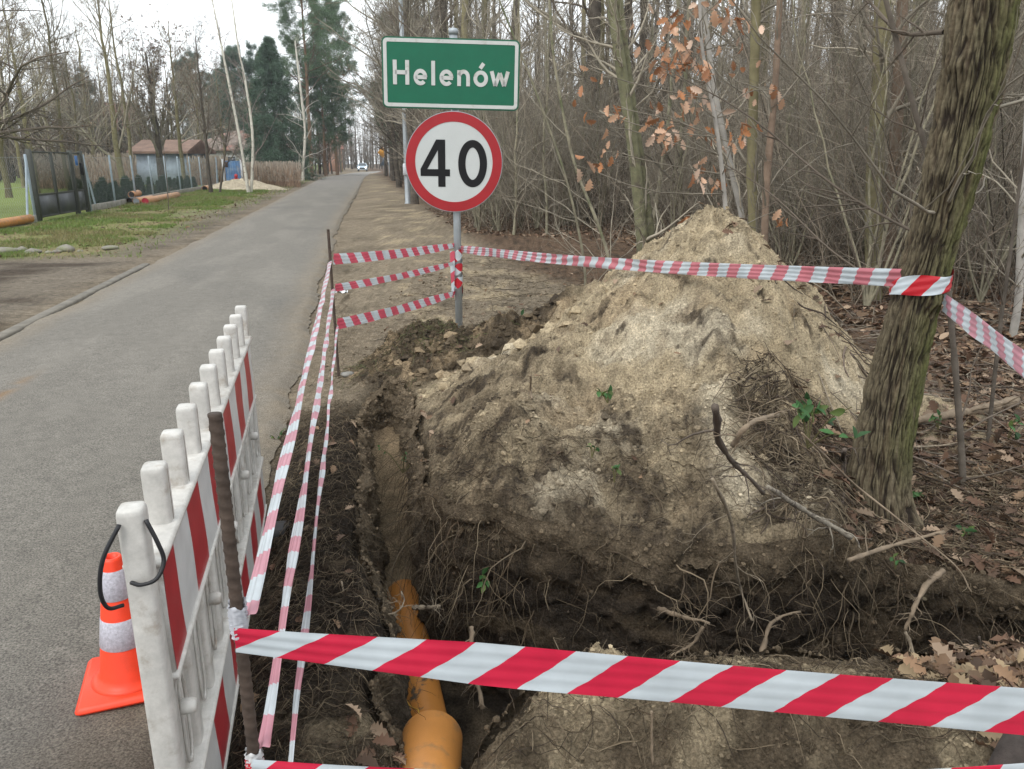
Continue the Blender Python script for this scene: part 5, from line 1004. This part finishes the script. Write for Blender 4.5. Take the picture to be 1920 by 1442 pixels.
def car():
    s_ = 150.0; p_ = D(680, 319.5, 147); r = thing('car', 'small pale blue car with lit headlights coming down the road', 'car', (p_[0], 147, gz(p_[0], 147) + .03), math.radians(9)); paint = M_('pale_blue_paint', (.42, .52, .60), .3, spec=.6); W_ = .84
    prof = np.array([(-2.0, .32), (-2.05, .7), (-1.9, .85), (-1.0, .97), (-.35, 1.45), (.9, 1.48), (1.7, 1.0), (2.0, .9), (2.02, .35)]); n = len(prof); xs = (-W_, -W_ * .98, W_ * .98, W_); V = []
    for sx in (-1, -.92, .92, 1):
        for y, z in prof: V.append((sx * W_ * (.80 if z > 1.2 else 1), y, z - (.03 if abs(sx) == 1 else 0)))
    i = np.arange(n); j = (i + 1) % n; F = [np.concatenate([np.stack([i + k * n, j + k * n, j + (k + 1) * n, i + (k + 1) * n], 1) for k in range(3)]), np.array([list(range(n))[::-1]]), np.array([list(range(3 * n, 4 * n))])]; MB().add(np.array(V), F).build('body', paint, r, smooth=False)
    MB().add(np.array([(-.7, -1.0, 1.0), (.7, -1.0, 1.0), (.58, -.42, 1.42), (-.58, -.42, 1.42)]) + [0, -.02, .02], np.array([[0, 1, 2, 3]])).build('windscreen', glass, r)
    MB().add(*box((0, -2.06, .58), (1.0, .05, .16))).build('grille', black_m, r)
    lm = M_('headlight_glow', (1, 1, 1)); lm.node_tree.nodes['Principled BSDF'].inputs['Emission Color'].default_value = (.9, .95, 1, 1); lm.node_tree.nodes['Principled BSDF'].inputs['Emission Strength'].default_value = 3
    for sx in (-1, 1):
        MB().add(*box((sx * .6, -2.05, .68), (.30, .06, .16), 0, .03)).build('headlight', lm, r); MB().add(*box((sx * .98, -.75, .98), (.18, .1, .12), 0, .03)).build('mirror', paint, r)
        for y in (-1.3, 1.3):
            V, F = lathe([(.2, -.1), (.31, -.1), (.31, .1), (.2, .1)], 16); w = MB().add(np.stack([V[:, 2] + sx * .75, V[:, 0] + y, V[:, 1] + .31], 1), F).build('wheel', M_('tyre', (.02, .02, .02), .8), r)
car()
kb = MB(); s_ = np.arange(7.0, 13.2, .1); kb.add(*box((0, 3.0, .0), (.12, 6.2, .07), 0, .012)); ko = kb.build('kerb', M_('worn_kerb', (.16, .145, .12), .9, nscale=6, namt=.4, bump=.5, bscale=25)); ko.location = wp(6.9, -3.33, -.042); ko.rotation_euler = (0, 0, RZ); tag(ko, kind='structure')

# ------------------------------------------------------------------ small stuff: grass, leaves, roots, clods, sticks
def surf(x, y): return height(x, y, pitdist(x, y))
def grass():
    rng = np.random.default_rng(3); K = 190000; s = 13.8 + 56 * rng.uniform(size=K) ** 1.5; t = rng.uniform(-8.1, -3.6, K); x, y = XY(s, t); z = height(x, y); c = albedo(x, y, z); ok = (c[:, 1] > c[:, 0] * 1.08) | (rng.uniform(size=K) < .03); x, y, z, s = x[ok], y[ok], z[ok], s[ok]; K = len(x)
    h = rng.uniform(.025, .08, K) * (1 + .5 * (s > 30)); w = .006 * (1 + s / 25); a = rng.uniform(0, 6.28, K); ln = rng.normal(0, .6, (K, 2)) * h[:, None]
    V = np.stack([np.stack([x - np.cos(a) * w, y - np.sin(a) * w, z - .01], 1), np.stack([x + np.cos(a) * w, y + np.sin(a) * w, z - .01], 1), np.stack([x + ln[:, 0], y + ln[:, 1], z + h], 1)], 1).reshape(-1, 3)
    br = fbm(x, y, .5, 3, 67); c = mixc(np.broadcast_to(np.array([.15, .215, .05]), (K, 3)), np.array([.24, .21, .095]), sst(-.1, .3, br + .2 * rng.normal(size=K))) * rng.uniform(.6, 1.3, (K, 1)); tag(MB().add(V, np.arange(3 * K).reshape(-1, 3), col=np.repeat(c, 3, 0)).build('grass', leaf_m), 'short green verge grass along the fence', 'grass', kind='stuff')
grass()
def litter():
    rng = np.random.default_rng(4); m = MB()
    def lay(x, y, size, cols, lob, tilt=.35, lift=.006):
        K = len(x); z = surf(x, y); p = np.stack([x, y, z + lift], 1); d = np.stack([rng.normal(size=K), rng.normal(size=K), rng.normal(0, tilt * .6, K)], 1); nn = np.stack([rng.normal(0, tilt, K), rng.normal(0, tilt, K), np.ones(K)], 1); leaves(m, p, d, nn, size, cols, lob=lob, curl=.5, rng=rng)
    def ok(x, y): return (pitdist(x, y) < -.0) & ((heap_h(x, y) - H0[0] < .12) | ((x > 1.3) & (y < 3.5)) | (rng.uniform(size=len(x)) < .05))
    K = 17000; x = 1.15 + 3.8 * rng.uniform(size=K) ** 1.2; y = 1.7 + 4.5 * rng.uniform(size=K) ** 1.1; q = ok(x, y) & (x + .15 * fbm(x, y, 2, 2, 5) > 1.28); lay(x[q], y[q], rng.uniform(.04, .095, q.sum()), leafcols(rng, q.sum()) * .85, True)
    K = 650; x = rng.uniform(1.15, 1.95, K); y = rng.uniform(1.5, 2.05, K); q = ok(x, y); lay(x[q], y[q], rng.uniform(.045, .08, q.sum()), leafcols(rng, q.sum(), ((.27, .20, .12), (.24, .15, .09), (.13, .08, .05))), True, .55, .010)
    K = 34000; y = 6 + 20 * rng.uniform(size=K) ** 1.5; x = edgeX(y) - .4 + (2 + y * .75) * rng.uniform(size=K); q = (x < .74 * y + .8) & ok(x, y); lay(x[q], y[q], rng.uniform(.06, .13, q.sum()), leafcols(rng, q.sum()) * 1.0, False)
    # a few on the bank, the heap, the verge and the road
    for (a, b, c, d, K, s0, s1) in ((-1.1, -.3, 1.9, 4.8, 110, .03, .07), (-.6, 2.2, 2.8, 6, 60, .03, .07), (-1.5, 2, 5.5, 12, 160, .03, .08), (-5, -1, 2, 12, 40, .02, .05), (-.42, -.25, 1.4, 1.72, 30, .04, .07)):
        x = rng.uniform(a, b, K); y = rng.uniform(c, d, K); q = pitdist(x, y) < 0; lay(x[q], y[q], rng.uniform(s0, s1, q.sum()), leafcols(rng, q.sum()), True, .4, .012)
    s = rng.uniform(14, 45, 1500); t = rng.uniform(-8.1, -4, 1500); x, y = XY(s, t); lay(x, y, rng.uniform(.06, .12, 1500), leafcols(rng, 1500), False)
    tag(m.build('fallen_leaves', litter_m), 'brown fallen leaves covering the floor of the woods', 'leaf litter', kind='stuff')
litter()
def roots():
    rng = np.random.default_rng(6); m = MB(); n, nk = WALLV.shape[:2]; far = np.where((WFAR > .3))[0]; alln = np.arange(n); corner = np.where((WALLV[:, 0, 0] > -.62) & (WALLV[:, 0, 0] < -.0) & (WALLV[:, 0, 1] > 2.68) & (WALLV[:, 0, 1] < 4.6))[0]
    rt = np.where(WALLV[:, 0, 0] > 1.05)[0]; left = np.where((WLEFT > .5))[0]
    def go(idx, K, k0, k1, L0, L1, r0, r1, cols, dn=.8, outw=.35, wg=.25, N=9):
        i = rng.choice(idx, K); k = (rng.uniform(k0, k1, K) * (nk - 1)).astype(int); p = WALLV[i, k]; d = np.stack([RIMN[i, 0] * outw, RIMN[i, 1] * outw, np.full(K, -.1)], 1) + rng.normal(0, .35, (K, 3)); L = rng.uniform(L0, L1, K); S = np.zeros((K, N, 3)); S[:, 0] = p - .02 * np.concatenate([RIMN[i], np.zeros((K, 1))], 1)
        for j in range(1, N):
            d = nrm(d + wg * rng.normal(size=(K, 3)) + np.array([0, 0, -dn * .35])); S[:, j] = S[:, j - 1] + d * (L / (N - 1))[:, None]
        R = rng.uniform(r0, r1, K)[:, None] * (1 - .75 * np.linspace(0, 1, N)); c = np.array(cols)[rng.integers(0, len(cols), K)] * rng.uniform(.5, 1.35, (K, 1)); m.add(*tubes(S, R, 4), col=np.repeat(c, N * 4, 0)); return S, R
    pal = ((.085, .062, .042), (.13, .10, .066), (.05, .038, .028), (.19, .15, .10))
    go(far, 380, .02, .6, .08, .38, .0006, .0022, pal, .6, .35, .35); go(rt, 300, .0, .6, .12, .5, .0006, .0025, pal, .5, .5); go(corner, 420, .0, .5, .15, .55, .0006, .002, pal, 1.0, .25, .18); go(left, 350, .0, .8, .06, .25, .0005, .0014, pal, .7, .4, .3); go(alln, 400, .0, .15, .05, .25, .0006, .0018, pal, .5, .6, .35)
    S, R = go(far, 34, .05, .5, .2, .5, .002, .005, ((.10, .075, .05), (.16, .125, .085)), .5, .45, .35); A, RA = grow(S, R, 5, .2, 1, 50, .5, .4, 6, -.05, .2, rng); m.add(*tubes(A, RA, 3), col=(.15, .115, .075))
    # loose fibres and needles on the bank, the clump and the lip
    def lie(x, y, L0, L1, r0, r1, cols, lift=.006):
        q = pitdist(x, y) < .0; x, y = x[q], y[q]; K = len(x); a = rng.uniform(0, 6.28, K); L = rng.uniform(L0, L1, K); k = np.linspace(-.5, .5, 6); bend = rng.normal(0, .35, K); X = x[:, None] + L[:, None] * (k * np.cos(a)[:, None] - bend[:, None] * (k ** 2) * np.sin(a)[:, None]); Y = y[:, None] + L[:, None] * (k * np.sin(a)[:, None] + bend[:, None] * k ** 2 * np.cos(a)[:, None]); Z = surf(X.ravel(), Y.ravel()).reshape(X.shape); Z = Z.mean(1, keepdims=True) * .35 + Z * .65 + lift + .012 * np.abs(rng.normal(size=(K, 6)))
        c = np.array(cols)[rng.integers(0, len(cols), K)] * rng.uniform(.5, 1.3, (K, 1)); m.add(*tubes(np.stack([X, Y, Z], -1), rng.uniform(r0, r1, K)[:, None] * np.array([.6, 1, 1, 1, .8, .4]), 3), col=np.repeat(c, 18, 0))
    s = rng.uniform(1.2, 4.9, 4500); t = rng.uniform(-.52, .1, 4500); lie(*XY(s, t), .03, .16, .0005, .0013, pal)
    lie(rng.normal(-.65, .28, 900), rng.normal(5.5, .22, 900), .05, .22, .0007, .002, ((.13, .1, .06), (.07, .055, .04), (.12, .13, .06)))
    lie(rng.uniform(1.1, 2.6, 1700), rng.uniform(2.65, 3.6, 1700), .06, .35, .0007, .0028, pal); lie(1.0 + .6 * rng.uniform(size=420), rng.uniform(2.75, 3.45, 420), .10, .42, .0010, .0036, ((.12, .09, .06), (.2, .16, .11), (.06, .045, .035)), .012); lie(rng.uniform(-.1, 1.7, 700), rng.uniform(1.55, 2.0, 700), .03, .2, .0005, .0016, pal); lie(rng.uniform(-.3, 1.4, 500), rng.uniform(2.75, 3.3, 500), .04, .22, .0006, .0018, pal)
    lie(rng.uniform(1.5, 5, 900), rng.uniform(3.4, 8, 900), .15, .8, .002, .006, ((.2, .17, .13), (.13, .1, .08))); lie(rng.uniform(-1.2, 3, 1200), rng.uniform(6, 14, 1200), .06, .4, .001, .004, ((.14, .11, .08), (.09, .07, .05)))
    tag(m.build('fine_roots', root_m), 'tangle of fine torn roots hanging from the walls of the pit', 'roots', kind='stuff')
roots()
def clods():
    rng = np.random.default_rng(8); g = (1 + 5 ** .5) / 2; I = nrm(np.array([(-1, g, 0), (1, g, 0), (-1, -g, 0), (1, -g, 0), (0, -1, g), (0, 1, g), (0, -1, -g), (0, 1, -g), (g, 0, -1), (g, 0, 1), (-g, 0, -1), (-g, 0, 1)], float)); IF = np.array([(0, 11, 5), (0, 5, 1), (0, 1, 7), (0, 7, 10), (0, 10, 11), (1, 5, 9), (5, 11, 4), (11, 10, 2), (10, 7, 6), (7, 1, 8), (3, 9, 4), (3, 4, 2), (3, 2, 6), (3, 6, 8), (3, 8, 9), (4, 9, 5), (2, 4, 11), (6, 2, 10), (8, 6, 7), (9, 8, 1)])
    m = MB()
    def strew(x, y, r0, r1, pw=3):
        q = pitdist(x, y) < .015; x, y = x[q], y[q]; K = len(x); z = surf(x, y); r = r0 + (r1 - r0) * rng.uniform(size=K) ** pw; V = I[None] * (1 + rng.normal(0, .36, (K, 12, 1))) * r[:, None, None] * np.array([1, 1, .7]); V = V + np.stack([x, y, z + r * .1], 1)[:, None]; c = albedo(x, y, z) * rng.uniform(.7, 1.15, (K, 1)); m.add(V.reshape(-1, 3), ((np.arange(K) * 12)[:, None, None] + IF[None]).reshape(-1, 3), col=np.repeat(np.clip(c, .01, .6), 12, 0))
    a = rng.uniform(0, 6.28, 16000); q = rng.uniform(size=16000) ** .6 * 2.4; strew(1.27 + q * np.cos(a), 4.95 + q * np.sin(a), .002, .011, 5)
    strew(rng.uniform(-.5, 1.7, 12000), rng.uniform(2.7, 3.7, 12000), .0012, .009, 5); s = rng.uniform(1.2, 5, 6000); t = rng.uniform(-.5, .05, 6000); strew(*XY(s, t), .0015, .013, 4); strew(rng.uniform(-.1, 1.6, 11000), rng.uniform(1.5, 2.05, 11000), .001, .007, 5); strew(rng.normal(-.6, .35, 2500), rng.normal(5.5, .3, 2500), .003, .02, 3); strew(rng.uniform(-1.4, 2.0, 7000), rng.uniform(5.3, 11, 7000), .004, .018, 3); strew(rng.uniform(-.9, .4, 250), rng.uniform(4.6, 6.2, 250), .02, .055, 2); strew(rng.uniform(-.3, 1.4, 120), rng.uniform(2.75, 3.5, 120), .010, .030, 3)
    i = rng.integers(0, WALLV.shape[0], 9000); k = (rng.uniform(size=9000) ** 1.5 * 63).astype(int); p = WALLV[i, k]; r = .0015 + .011 * rng.uniform(size=9000) ** 4; V = I[None] * (1 + rng.normal(0, .22, (9000, 12, 1))) * r[:, None, None] + p[:, None]; m.add(V.reshape(-1, 3), ((np.arange(9000) * 12)[:, None, None] + IF[None]).reshape(-1, 3), col=np.repeat(np.clip(WALLC[i, k] * rng.uniform(.6, 1.5, (9000, 1)), .006, .5), 12, 0))
    s = rng.uniform(1.2, 16, 5200); t = roadR(s) + rng.normal(-.04, .14, 5200); strew(*XY(s, t), .0015, .010, 5); s = rng.uniform(2, 12, 1500); t = rng.uniform(-3.2, -.6, 1500); strew(*XY(s, t), .0015, .005, 4)
    tag(m.build('soil_crumbs', M_('crumb', vcol=True, rough=.95, spec=.1, nscale=80, namt=.5, bump=1, bscale=70), smooth=False), 'loose crumbs of sandy soil strewn over the heaps', 'soil crumbs', kind='stuff')
clods()
# sticks and roots one can single out
def stick(label, pts, r0, r1, mat=None, name='broken_stick', cat='stick', n=20, k=7, seed=0):
    rng = np.random.default_rng(seed); Q = spline(pts, n); Q = Q + np.cumsum(rng.normal(0, r0 * .13, Q.shape), 0); R = np.linspace(r0, r1, n) * (1 + .14 * rng.normal(size=n)); 
    m = MB().add(*tubes(Q[None], R[None], k, True))
    if r0 > .0035 and cat in ('stick', 'root', 'log'):
        A, RA = grow(Q[None], R[None], 7 if cat != 'log' else 3, .1, .95, 50, .30, .38, 7, -.04, .22, rng); m.add(*tubes(A, RA, 4)); A2, RA2 = grow(A, RA, 2, .2, 1, 45, .5, .6, 5, -.03, .25, rng); m.add(*tubes(A2, RA2, 3))
    return tag(m.build(name, mat or twig_m), label, cat)
stickbark = M_('stick_bark', (.24, .21, .165), .85, nscale=30, namt=.5, dirt=((.07, .055, .045), 18, .52, .6), bump=.4, bscale=60)
pale = M_('pale_wood', (.24, .195, .14), .85, nscale=20, namt=.5, dirt=((.08, .06, .045), 14, .52, .66), bump=.4, bscale=60); dkw = M_('wet_wood', (.09, .07, .055), .8, nscale=20, namt=.4, bump=.4, bscale=60); mid = M_('brown_wood', (.19, .145, .10), .85, nscale=20, namt=.4, bump=.4, bscale=60)
def G(u, v, lift=.01):
    p = P(u, v, 0)
    for _ in range(25): p = P(u, v, float(surf(np.array([p[0]]), np.array([p[1]]))[0]))
    p[2] += lift; return p
stick('greyish birch stick lying on the leaves left of the leaning tree', [G(1438, 930, .03), G(1515, 975, .03), G(1592, 1025, .035)], .008, .010, stickbark)
stick('pale broken root reaching out of the pit wall below the leaning tree', [D(1768, 1070, 2.62), D(1735, 1100, 2.56), D(1712, 1145, 2.5), D(1697, 1185, 2.48)], .012, .006, mid, 'thick_root', 'root')
stick('bent white root curling at the lower right of the pit', [D(1697, 1185, 2.45), D(1712, 1225, 2.42), D(1690, 1245, 2.4), D(1660, 1252, 2.38)], .007, .005, pale, 'thick_root', 'root')
stick('brown snapped root jutting from the middle of the pit wall', [D(1235, 1142, 2.62), D(1280, 1155, 2.5), D(1330, 1172, 2.42)], .011, .004, mid, 'thick_root', 'root')
stick('forked root below the snapped one in the pit wall', [D(1318, 1175, 2.45), D(1300, 1205, 2.44), D(1258, 1232, 2.42)], .007, .004, mid, 'thick_root', 'root')
stick('stout root standing in the pit wall under the leaning tree', [D(1425, 1275, 2.4), D(1432, 1215, 2.48), D(1450, 1165, 2.55), D(1500, 1150, 2.6)], .012, .004, mid, 'thick_root', 'root')
stick('long pale root running down the front of the heap', [G(1335, 905), G(1372, 985), G(1378, 1050), D(1390, 1110, 2.58), D(1410, 1165, 2.5)], .006, .004, pale, 'thick_root', 'root')
stick('two toned stick hanging beside the trench pipe', [D(884, 1175, 2.45), D(886, 1215, 2.4), D(893, 1270, 2.35), D(905, 1332, 2.28)], .009, .008, mid)
stick('dark crooked stick lying on the front of the heap', [G(1338, 795, .04), G(1350, 850, .03), G(1385, 890, .02), G(1430, 935, .012)], .010, .005, dkw)
stick('thin brown stick beside the dark crooked one on the heap', [G(1372, 850, .02), G(1405, 815, .03), G(1455, 800, .03)], .007, .006, mid)
stick('thick fallen log lying right of the leaning tree', [G(1712, 800, .03), G(1790, 790, .05), G(1850, 780, .05), G(1900, 768, .04)], .022, .03, mid, 'fallen_log', 'log')
stick('thin pale stick lying on the spilled sand right of the tree', [G(1712, 845, .02), G(1760, 842, .02), G(1795, 838, .02)], .006, .004, pale)
stick('short rusty brown stalk standing left of the leaning tree', [G(1578, 950), G(1580, 900) + [0, .02, .08], D(1583, 846, G(1578, 950)[1])], .009, .008, dkw)
stick('dark twig standing upright at the right edge of the pit', [D(1848, 1290, 2.15), D(1843, 1240, 2.15), D(1836, 1195, 2.15)], .004, .003, dkw)
stick('thin split twig standing on the left shoulder of the heap', [G(997, 752), G(995, 752) + [0, 0, .05], G(993, 752) + [.005, 0, .11]], .006, .004, mid)
stick('thin twig standing on the near mound', [G(1224, 1425, -.01), G(1220, 1425) + [0, 0, .05], G(1216, 1425) + [0, 0, .13]], .0035, .0025, mid)
stick('pale looping root hanging over the left bank of the trench', [D(640, 1090, 2.45), D(652, 1130, 2.38), D(690, 1148, 2.36), D(738, 1150, 2.34), D(757, 1130, 2.36), D(752, 1110, 2.4)], .004, .0025, pale, 'thick_root', 'root')
stick('splintered pale stick lying across the trench pipe', [D(775, 1140, 2.75), D(800, 1138, 2.72), D(825, 1140, 2.7)], .011, .006, pale)
stick('arching bramble stem crossing the leaves in front of the tree', [G(1500, 840, .05), D(1600, 905, 2.7), D(1700, 985, 2.5), D(1790, 1060, 2.4), D(1820, 1110, 2.35)], .004, .002, mid, 'bramble_stem', 'stem')
stick('long dead stem leaning from the tree foot to the right', [G(1590, 1060, .02), D(1680, 1020, 2.66), D(1770, 1000, 2.68)], .009, .006, mid)
ys = M_('yellow_string', (.55, .33, .05), .6); stick('loose yellow string lying along the muddy trench pipe', [D(745, 1255, 2.62), D(756, 1300, 2.5), D(770, 1325, 2.42), D(785, 1335, 2.36), D(772, 1375, 2.28)], .0022, .0022, ys, 'string', 'string', n=30)
o = tag(MB().add(*tubes(spline([D(1885, 1480, 1.42), D(1905, 1420, 1.45), D(1925, 1372, 1.5)], 12)[None], np.linspace(.05, .035, 12)[None] , 14)).build('tree_stump', M_('stump_bark', (.05, .04, .035), .95, nscale=20, namt=.5, bump=.9, bscale=30)), 'dark bark of a stem in the bottom right corner', 'stump')
# small green plants
gcol = ((.045, .12, .035), (.07, .16, .05), (.035, .085, .03), (.09, .13, .035))
def seedling(label, p, n, h, ls_, seed, wide=.5, name='green_seedling'):
    ls = ls_ * .55; h = h * .8; n = int(n * 1.5); rng = np.random.default_rng(seed); r = thing(name, label, 'plant', tuple(p)); st, lf = MB(), MB()
    for q in range(max(2, n // 4)):
        e = np.array([rng.normal(0, h * wide), rng.normal(0, h * wide), h * rng.uniform(.5, 1.1)]); S = spline([(0, 0, -.02), e * .5 + [0, 0, h * .12], e], 8); st.add(*tubes(S[None], np.linspace(.003, .0015, 8)[None], 4), col=(.12, .11, .05)); K = 4
        pos = S[rng.integers(3, 8, K)]; leaves(lf, pos, rnd_unit(rng, K) + [0, -.2, .1], np.array([0, -.5, 1]) + .5 * rng.normal(size=(K, 3)), rng.uniform(.6, 1.1, K) * ls, leafcols(rng, K, gcol), lob=False, rng=rng, curl=.3)
    st.build('stem', root_m, r); lf.build('leaves', leaf_m, r)
for i, (u, v, n, h, ls, lab) in enumerate([(955, 615, 14, .16, .13, 'bright green seedling beside the base of the sign post'), (1005, 605, 4, .06, .11, 'single broad green leaf right of the seedling by the sign post'), (1515, 830, 16, .22, .10, 'leafy green bramble on the right foot of the heap'), (1152, 895, 4, .06, .06, 'tiny green shoot on the front of the heap'), (1140, 745, 4, .04, .07, 'tiny dark green leaf high on the heap'), (1110, 850, 4, .05, .05, 'small green leaf left of the tiny shoot on the heap'), (1885, 830, 10, .18, .09, 'green bramble leaves at the far right behind the tree'), (1712, 935, 5, .06, .07, 'pale green leaves just right of the leaning tree foot'), (1815, 1010, 4, .05, .08, 'light green blade on the dead leaves right of the tree'), (520, 830, 10, .10, .05, 'green weed growing on the edge of the road'), (1760, 800, 8, .1, .07, 'green leaves behind the leaning tree on the spilled sand')]): seedling(lab, G(u, v, 0), n, h, ls, 700 + i)
for i, (u, v, Y, n, h, ls, lab) in enumerate([(755, 880, 3.9, 14, .16, .05, 'green weed growing in the far part of the trench'), (905, 1105, 2.72, 6, .06, .08, 'green leaf sprouting from the lip of the pit'), (1775, 1262, 2.08, 5, .07, .10, 'pair of bright ivy leaves at the right end of the pit'), (1680, 1058, 2.66, 4, .04, .06, 'yellow green round leaf lying over the pit lip'), (1500, 980, 2.8, 8, .06, .05, 'fern like green leaves under the birch stick')]): seedling(lab, D(u, v, Y), n, h, ls, 730 + i)
cup = thing('paper_cup', 'crumpled white cup lying left of the heap', 'litter', tuple(G(1103, 560, .03))); V, F = lathe([(.028, 0), (.038, .09), (.036, .088), (.026, .004)], 20); cc_ = MB().add(V, F).build('cup', M_('white_paper', (.7, .71, .72), .6), cup); cc_.rotation_euler = (math.radians(70), .4, .6)
wr = thing('plastic_scrap', 'scrap of white plastic lying below the middle tape', 'litter', tuple(G(641, 551, .01))); x_, y_ = np.meshgrid(np.linspace(-.07, .07, 9), np.linspace(-.05, .05, 9)); MB().add(np.stack([x_, y_, .02 * np.sin(x_ * 60) * np.cos(y_ * 50) + .02], -1).reshape(-1, 3), gridfaces(9, 9)).build('film', M_('white_film', (.7, .72, .74), .3), wr)

# ------------------------------------------------------------------ damp winter air
hz = MB().add(*box((-20, 110, 12), (330, 300, 30))).build('haze', M_('haze_air', (1, 1, 1)), smooth=False); tag(hz, kind='stuff'); hm = hz.data.materials[0]; hn = hm.node_tree.nodes; hn.remove(hn['Principled BSDF'])
pv = hn.new('ShaderNodeVolumePrincipled'); pv.inputs['Color'].default_value = (.86, .91, .95, 1); pv.inputs['Density'].default_value = .0007; pv.inputs['Anisotropy'].default_value = .2; hm.node_tree.links.new(pv.outputs[0], hn['Material Output'].inputs['Volume'])
